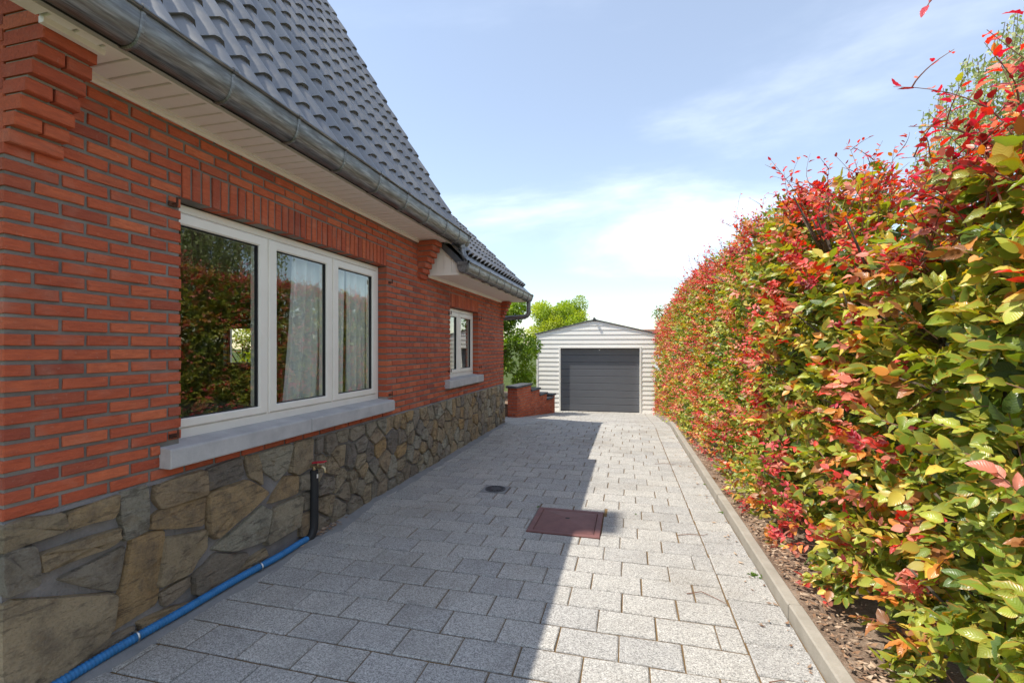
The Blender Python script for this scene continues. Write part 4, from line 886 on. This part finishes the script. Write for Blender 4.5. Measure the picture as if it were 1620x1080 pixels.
dd = -wp[:, 0] * sY + wp[:, 1] * cY; pxx = 810 + 740 * (wp[:, 0] * cY + wp[:, 1] * sY) / np.maximum(dd, .2); pyy = 550 - (wp[:, 2] - 1.5) * 740 / np.maximum(dd, .2)
inf = (dd > .3) & (pxx < 1610) & (pyy > -10) & (pyy < 1080)
# the 300 that show largest: near, in the frame and in front of the face
xfv = np.array([xface(a, b) for a, b in zip(wp[:, 1], wp[:, 2])]); front = wp[:, 0] < xfv + .03
area = np.where(inf & front, LP['size'] ** 2 / dd ** 2, 0); big = np.argsort(-area)[:300]; isbig = np.zeros(len(wp), bool); isbig[big] = True
def sel(mk): return [LP[k][mk] for k in ('pos', 'dir', 'nor', 'size', 'col', 'edge')]
for i in big:
    a = sel(np.array([i])); o_ = a[0][0].copy(); a[0] = a[0] - o_; link('leaf', leaf_mesh('leaf', T_NEAR, *a, LEAF), hedge, tuple(o_))
for nm, mk, tm_ in (('foliage', ~isbig & (dist < 2.9), T_NEAR), ('foliage', ~isbig & (dist >= 2.9) & (dist < 4.5), T_MID), ('foliage', ~isbig & (dist >= 4.5), T_FAR)):
    tag(link(nm, leaf_mesh(nm, tm_, *sel(mk), LEAF), hedge), kind='stuff')
o = tw_near.build('twigs', TWIG, hedge, kind='stuff'); o.matrix_parent_inverse = Matrix.Translation(tuple(-HO))
Y = .8
while Y < 14:                                              # stems of the hedge plants
    st_ = MB(); x = xface(Y, 1) + .30 + hr.uniform(-.06, .06); zt = ztop(Y); pts = [(x + hr.gauss(0, .012) * k, Y + hr.gauss(0, .02) * k, zg(Y) + zt * k / 6 * .95) for k in range(7)]; st_.tube(pts, [.03 - .0035 * k for k in range(7)], 7)
    for b in range(9):
        k = hr.randint(1, 5); q = Vector(pts[k]); e = q + Vector((hr.uniform(-.36, .1), hr.uniform(-.35, .35), hr.uniform(.1, .4))); st_.tube([q, q.lerp(e, .5) + Vector((0, 0, -.02)), e], [.011, .008, .004], 5)
    o = st_.build('stem', BARK, hedge, smooth=True); o.matrix_parent_inverse = Matrix.Translation(tuple(-HO)); Y += .48 + hr.uniform(-.06, .06)

# ---------------- other plants
def crown(name, parent, origin, clumps, per, size, cols, mat=LEAFB, tmpl=T_FAR, spread=1.0, hang=.0, seed=1):
    """clumps: (x, y, z, rx, rz) in world metres; leaves fill each clump more densely toward its shell"""
    r = np.random.default_rng(seed); P = []; D = []; Nn = []; Cc = []
    cols = np.array(cols)
    for (x, y, z, rx, rz) in clumps:
        n = int(per * rx * rx * 4); v = unit(r.normal(size=(n, 3))); rad = r.random(n) ** .45
        p = np.array([x, y, z]) + v * rad[:, None] * np.array([rx, rx, rz]); P.append(p); out = v + r.normal(size=(n, 3)) * .5; out[:, 2] -= hang; D.append(out); nn = v * .5 + np.array([0, 0, .8]) + r.normal(size=(n, 3)) * .5; Nn.append(nn)
        cb = cols[r.integers(len(cols))]; Cc.append((cb * .6 + cols[r.integers(len(cols), size=n)] * .4) * r.uniform(.75, 1.25, (n, 1)))
    P = np.concatenate(P) - np.array(origin); N = len(P)
    return tag(link(name, leaf_mesh(name, tmpl, P, np.concatenate(D), np.concatenate(Nn), size * r.uniform(.7, 1.3, N), np.concatenate(Cc), np.zeros(N), mat), parent), kind='stuff')
def trunk(parent, origin, base, top, r0, limbs, seed, mat=BARK, rl=.35, name='trunk'):
    r = random.Random(seed); mb = MB(); b, t = Vector(base) - Vector(origin), Vector(top) - Vector(origin); n = 7
    pts = [b.lerp(t, i / n) + Vector((r.gauss(0, .03), r.gauss(0, .03), 0)) * (i > 0) for i in range(n + 1)]; mb.tube(pts, [r0 * (1 - .8 * i / n) for i in range(n + 1)], 9)
    for e in limbs:
        e = Vector(e) - Vector(origin); k = r.randint(2, n - 1); q = pts[k]; md = q.lerp(e, .5) + Vector((r.gauss(0, .08), r.gauss(0, .08), .12 * (e - q).length)); rr = r0 * (1 - .8 * k / n) * .6; mb.tube([q, md, e], [rr, rr * .6, rr * .2], 6)
    return mb.build(name, mat, parent, smooth=True)
# bright green shrub between house and garage
bo = (-3.75, 12.4, .16); bush = empty('green_shrub', bo, label='broad leafy green shrub between the house corner and the garage', cat='shrub')
r_ = random.Random(3); cl = []
for i in range(46):
    a = r_.uniform(0, 6.28); q = r_.random() ** .5 * 1.15; zz = r_.uniform(.35, 2.55); q *= 1.0 if zz < 1.9 else .75; cl.append((bo[0] + q * math.cos(a), bo[1] + q * math.sin(a), bo[2] + zz, r_.uniform(.22, .36), r_.uniform(.16, .26)))
for i in range(10): cl.append((bo[0] + r_.uniform(-.2, .9), bo[1] + r_.uniform(-.6, .3), bo[2] + r_.uniform(2.3, 2.75), .13, .10))
crown('crown', bush, bo, cl, 900, .085, [(.20, .32, .035), (.26, .38, .05), (.10, .18, .02), (.34, .44, .06), (.08, .14, .02)], seed=4, tmpl=T_MID)
trunk(bush, bo, bo, (bo[0], bo[1], 1.9), .05, [c_[:3] for c_ in cl[:22]], 2, name='stem')
# golden tree behind the garage
go_ = (-3.35, 23.0, -.46); gt = empty('golden_tree', go_, label='yellow-green feathery tree rising behind the garage roof', cat='tree')
cl = []
for i in range(48):
    a = r_.uniform(0, 6.28); q = r_.random() ** .5 * 1.45; zz = 2.35 + r_.uniform(-.5, 2.05) * (1 - .22 * (q / 1.45) ** 2); cl.append((go_[0] + q * math.cos(a), go_[1] + q * math.sin(a), go_[2] + zz, r_.uniform(.32, .54), r_.uniform(.32, .5)))
crown('crown', gt, go_, cl, 900, .095, [(.42, .48, .05), (.50, .54, .07), (.32, .42, .04), (.22, .33, .03)], seed=5)
trunk(gt, go_, go_, (go_[0], go_[1], 3.3), .10, [c_[:3] for c_ in cl[:26]], 5)
# small tree right of the garage ridge, above the hedge end
so_ = (2.0, 21.5, -.46); st2 = empty('small_tree', so_, label='small green treetop between the far house and the hedge end', cat='tree')
cl = [(so_[0] + r_.uniform(-.75, .75), so_[1] + r_.uniform(-.7, .7), so_[2] + r_.uniform(1.9, 3.75), r_.uniform(.25, .4), r_.uniform(.25, .4)) for _ in range(22)]
crown('crown', st2, so_, cl, 330, .10, [(.13, .22, .03), (.20, .29, .04), (.08, .15, .02)], seed=6); trunk(st2, so_, so_, (so_[0], so_[1], 3.0), .09, [c_[:3] for c_ in cl[:12]], 6)
# weeping birch over the hedge
bi = (10.1, 13.9, -.46); bt_ = empty('weeping_birch', bi, label='tall weeping birch behind the hedge at the right edge', cat='tree')
rb = np.random.default_rng(8); P = []; D = []; Nn = []; wm_ = MB(); lim = []
for i in range(950):
    a = rb.uniform(0, 6.28); h = rb.uniform(3.4, 9.6); rad = (2.9 * math.sin(math.pi * min(1, max(.06, (10.1 - h) / 8.2)) ** .8) + .15) * rb.random() ** .5
    top = np.array([bi[0] + rad * math.cos(a), bi[1] + rad * math.sin(a), h]); L = rb.uniform(.7, 2.2) * (1 if h > 4 else .6); n = int(L * 26)
    sw_ = rb.normal(size=2) * .12; t = np.linspace(0, 1, n)[:, None]; pts = top + np.concatenate([sw_[0] * t + .05 * rb.normal(size=(n, 1)), sw_[1] * t + .05 * rb.normal(size=(n, 1)), -L * t], 1); P.append(pts); dd_ = rb.normal(size=(n, 3)) * .6; dd_[:, 2] -= .7; D.append(dd_); Nn.append(rb.normal(size=(n, 3)) + np.array([0, 0, .3]))
    wm_.tube([tuple(top - bi), tuple(top - bi + np.array([sw_[0] * .5, sw_[1] * .5, -L * .5])), tuple(top - bi + np.array([sw_[0], sw_[1], -L]))], [.008, .005, .003], 3, False)
    if i % 26 == 0: lim.append(tuple(top))
P = np.concatenate(P); N = len(P); bc = np.array([(.34, .40, .14), (.44, .48, .20), (.24, .30, .10), (.52, .52, .27)])
tag(link('crown', leaf_mesh('crown', T_FAR, P - np.array(bi), np.concatenate(D), np.concatenate(Nn), .11 * rb.uniform(.7, 1.3, N), bc[rb.integers(4, size=N)] * rb.uniform(.8, 1.2, (N, 1)), np.zeros(N), LEAFB), bt_), kind='stuff')
wm_.build('hanging_twigs', TWIG, bt_, kind='stuff'); trunk(bt_, bi, bi, (bi[0] + .3, bi[1], 9.4), .17, lim, 9, BIRCHB)
# dark conifer beyond the hedge: it shows as a reflection in the large window
co = (6.6, 11.4, -.4); cf = empty('dark_conifer', co, label='dark spiky conifer behind the hedge, mirrored in the large window', cat='tree')
cl = [(co[0] + r_.gauss(0, .5 * (1 - h_ / 4.2) + .12), co[1] + r_.gauss(0, .5 * (1 - h_ / 4.2) + .12), co[2] + h_, .34, .26) for h_ in [r_.uniform(.5, 3.75) for _ in range(46)]]
crown('crown', cf, co, cl, 420, .13, [(.03, .055, .018), (.05, .085, .025), (.022, .04, .014)], seed=10); trunk(cf, co, co, (co[0], co[1], 3.2), .09, [c_[:3] for c_ in cl[:14]], 11)
# shrub behind the house, seen through the rear window
so3 = (-11.2, 11.6, -.1); sh3 = empty('yellow_shrub', so3, label='sunlit yellow-green shrub seen through the house in the left pane', cat='shrub')
cl = [(so3[0] + r_.uniform(-1.4, 1.4), so3[1] + r_.uniform(-.6, .6), so3[2] + r_.uniform(.3, 2.6), .34, .3) for _ in range(40)]
crown('crown', sh3, so3, cl, 330, .10, [(.38, .40, .04), (.20, .28, .03), (.30, .33, .03)], seed=12); trunk(sh3, so3, so3, (so3[0], so3[1], 1.6), .06, [c_[:3] for c_ in cl[:12]], 12, name='stem')

# ---------------- house far behind the garage
fo = (2.3, 44.0, -.85); fh = empty('distant_house', fo, label='distant pale house with orange-brown roof and white chimney behind the garage', cat='house')
a_ = MB(); a_.box(-4.5, 2.6, 0, 6, 0, 2.75); a_.build('wall', SIDING, fh); b_ = MB(); b_.prism([(-.25, 2.7), (6.25, 2.7), (3, 4.12)], 'x', -4.7, 2.8); rfh = b_.build('roof', CLAY, fh)
c_ = MB(); c_.box(.55, 1.05, 2.6, 3.1, 3.4, 4.55); c_.box(.5, 1.1, 2.55, 3.15, 4.55, 4.65); c_.tube([(.8, 2.85, 4.65), (.8, 2.85, 4.95)], .1, 8); c_.build('chimney', SIDING, rfh)
d_ = MB()
for i in range(16): d_.box(-4.7, 2.8, 0 - .25 + i * .2, -.25 + i * .2 + .03, 2.72 + i * .0874, 2.76 + i * .0874)
d_.build('tile_courses', CLAY, rfh)

# ---------------- sheer curtain inside the large window
def curtain(y0, y1, y0b, label):
    o = empty('sheer_curtain', (-2.70, (y0 + y1) / 2, .97), label=label, cat='curtain', group='sheer curtains in the large window'); mb = MB(); nu, nv = 90, 12; vs = []
    for j in range(nv + 1):
        t = j / nv; a = y0 + (y0b - y0) * (1 - t) ** 1.5
        for i in range(nu + 1):
            u = i / nu; y_ = a + (y1 - a) * u; vs.append((.035 * math.sin(u * 34 + 1.3 * math.sin(u * 9) + .5 * (1 - t)) + .012 * math.sin(u * 71 + t), y_ - (y0 + y1) / 2, .01 + 1.36 * t))
    mb.add(vs, [(j*(nu+1)+i, j*(nu+1)+i+1, (j+1)*(nu+1)+i+1, (j+1)*(nu+1)+i) for j in range(nv) for i in range(nu)]); mb.build('fabric', SHEER, o, smooth=True)
    rl = MB(); rl.tube([(0, y0 - (y0 + y1) / 2 - .1, 1.385), (0, y1 - (y0 + y1) / 2, 1.385)], .01, 8); rl.build('rail', UPVC, o)
curtain(3.27, 3.98, 3.14, 'white sheer curtain hanging behind the middle window pane')
curtain(4.02, 4.66, 4.02, 'white sheer curtain hanging behind the right window pane')

# ---------------- leaf litter, twigs, weeds
lr = random.Random(9)
def litter(n, fn, name, label, cat):
    mb = MB()
    for _ in range(n):
        x, y, z = fn(); s = lr.uniform(.006, .024); a = lr.uniform(0, 6.28); ca, sa = math.cos(a), math.sin(a); w_ = s * .45; c1, c2 = lr.uniform(0, .5) * s, lr.uniform(0, .5) * s; mb.cur = lr.random()
        loc = [(-s, 0, c1), (-.2 * s, -w_, 0), (s, 0, c2), (.1 * s, w_, .15 * s), (0, 0, .1 * s)]; mb.add([(x + u * ca - v * sa, y + u * sa + v * ca, z + h) for u, v, h in loc], [(0, 1, 4), (1, 2, 4), (2, 3, 4), (3, 0, 4)])
    return mb.build(name, DRY, rnd=True, label=label, cat=cat, kind='stuff')
def f1():
    y = lr.uniform(.9, 9); return (xk(y) + .09 + abs(lr.gauss(0, .16)), y, zg(y) + .068 + lr.uniform(0, .02))
def f2(): return (-2.44 + abs(lr.gauss(0, .03)), 3.36 + lr.gauss(0, .12), .008 + lr.random() * .012)
def f3():
    y = 1 + 12 * lr.random() ** 1.3; return (xk(y) - abs(lr.gauss(0, .10)) - .008, y, zg(y) + .006)
litter(2600, f1, 'leaf_litter', 'dry brown leaves scattered on the soil under the hedge', 'leaves'); litter(90, f2, 'leaf_debris', 'brown leaf crumbs gathered at the foot of the tap pipe', 'leaves'); litter(170, f3, 'fallen_leaves', 'dry leaf scraps lying along the kerb on the pavers', 'leaves')
tl_ = [((.33, 3.02), (.42, 3.06), (.50, 3.0), (.54, 2.95)), ((.36, 3.95), (.46, 3.98), (.56, 3.99), (.60, 4.03)), ((.30, 6.3), (.42, 6.35), (.52, 6.33), (.56, 6.35)), ((.60, 2.31), (.63, 2.32), (.66, 2.34), (.67, 2.33))]
for pts, lb in zip(tl_, ('thin dry twig on sunlit pavers level with the manhole cover near kerb', 'bent dry twig on sunlit pavers beyond the manhole cover', 'thin twig on the far sunlit pavers beside the kerb', 'tiny brown twig on the nearest pavers beside the kerb')):
    q = MB(); q.tube([(x, y, .006 + .004 * (i % 2)) for i, (x, y) in enumerate(pts)], [.003, .0025, .002, .0015], 5); q.build('dry_twig', TWIG, label=lb, cat='twig', group='dry twigs on the driveway')
def weed(x, y, n, s, label):
    P = np.array([(0, 0, .0)] * n) + rng.normal(size=(n, 3)) * np.array([s * .5, s * .5, 0]); D = rng.normal(size=(n, 3)) * .8; D[:, 2] = np.abs(D[:, 2]) + .25; o = link('weed', leaf_mesh('weed', T_MID, P, D, rng.normal(size=(n, 3)) * .3 + np.array([0, 0, 1]), s * rng.uniform(.5, 1.2, n), np.array([(.12, .20, .03)]) * rng.uniform(.6, 1.4, (n, 1)), np.zeros(n), LEAFB))
    o.location = (x, y, zg(y)); tag(o, label, 'weed', 'weeds in the paving joints')
weed(.785, 3.38, 30, .022, 'largest weed tuft sprouting at the kerb joint beside the near hedge'); weed(-.85, 4.34, 16, .016, 'tiny weed at the far left corner of the manhole cover'); weed(.80, 4.6, 16, .016, 'small weed at the kerb foot beyond the large tuft'); weed(.79, 5.5, 16, .016, 'small weed at the kerb foot in the middle distance'); weed(.04, 4.36, 10, .012, 'tiny weed in a paver joint right of the manhole cover')
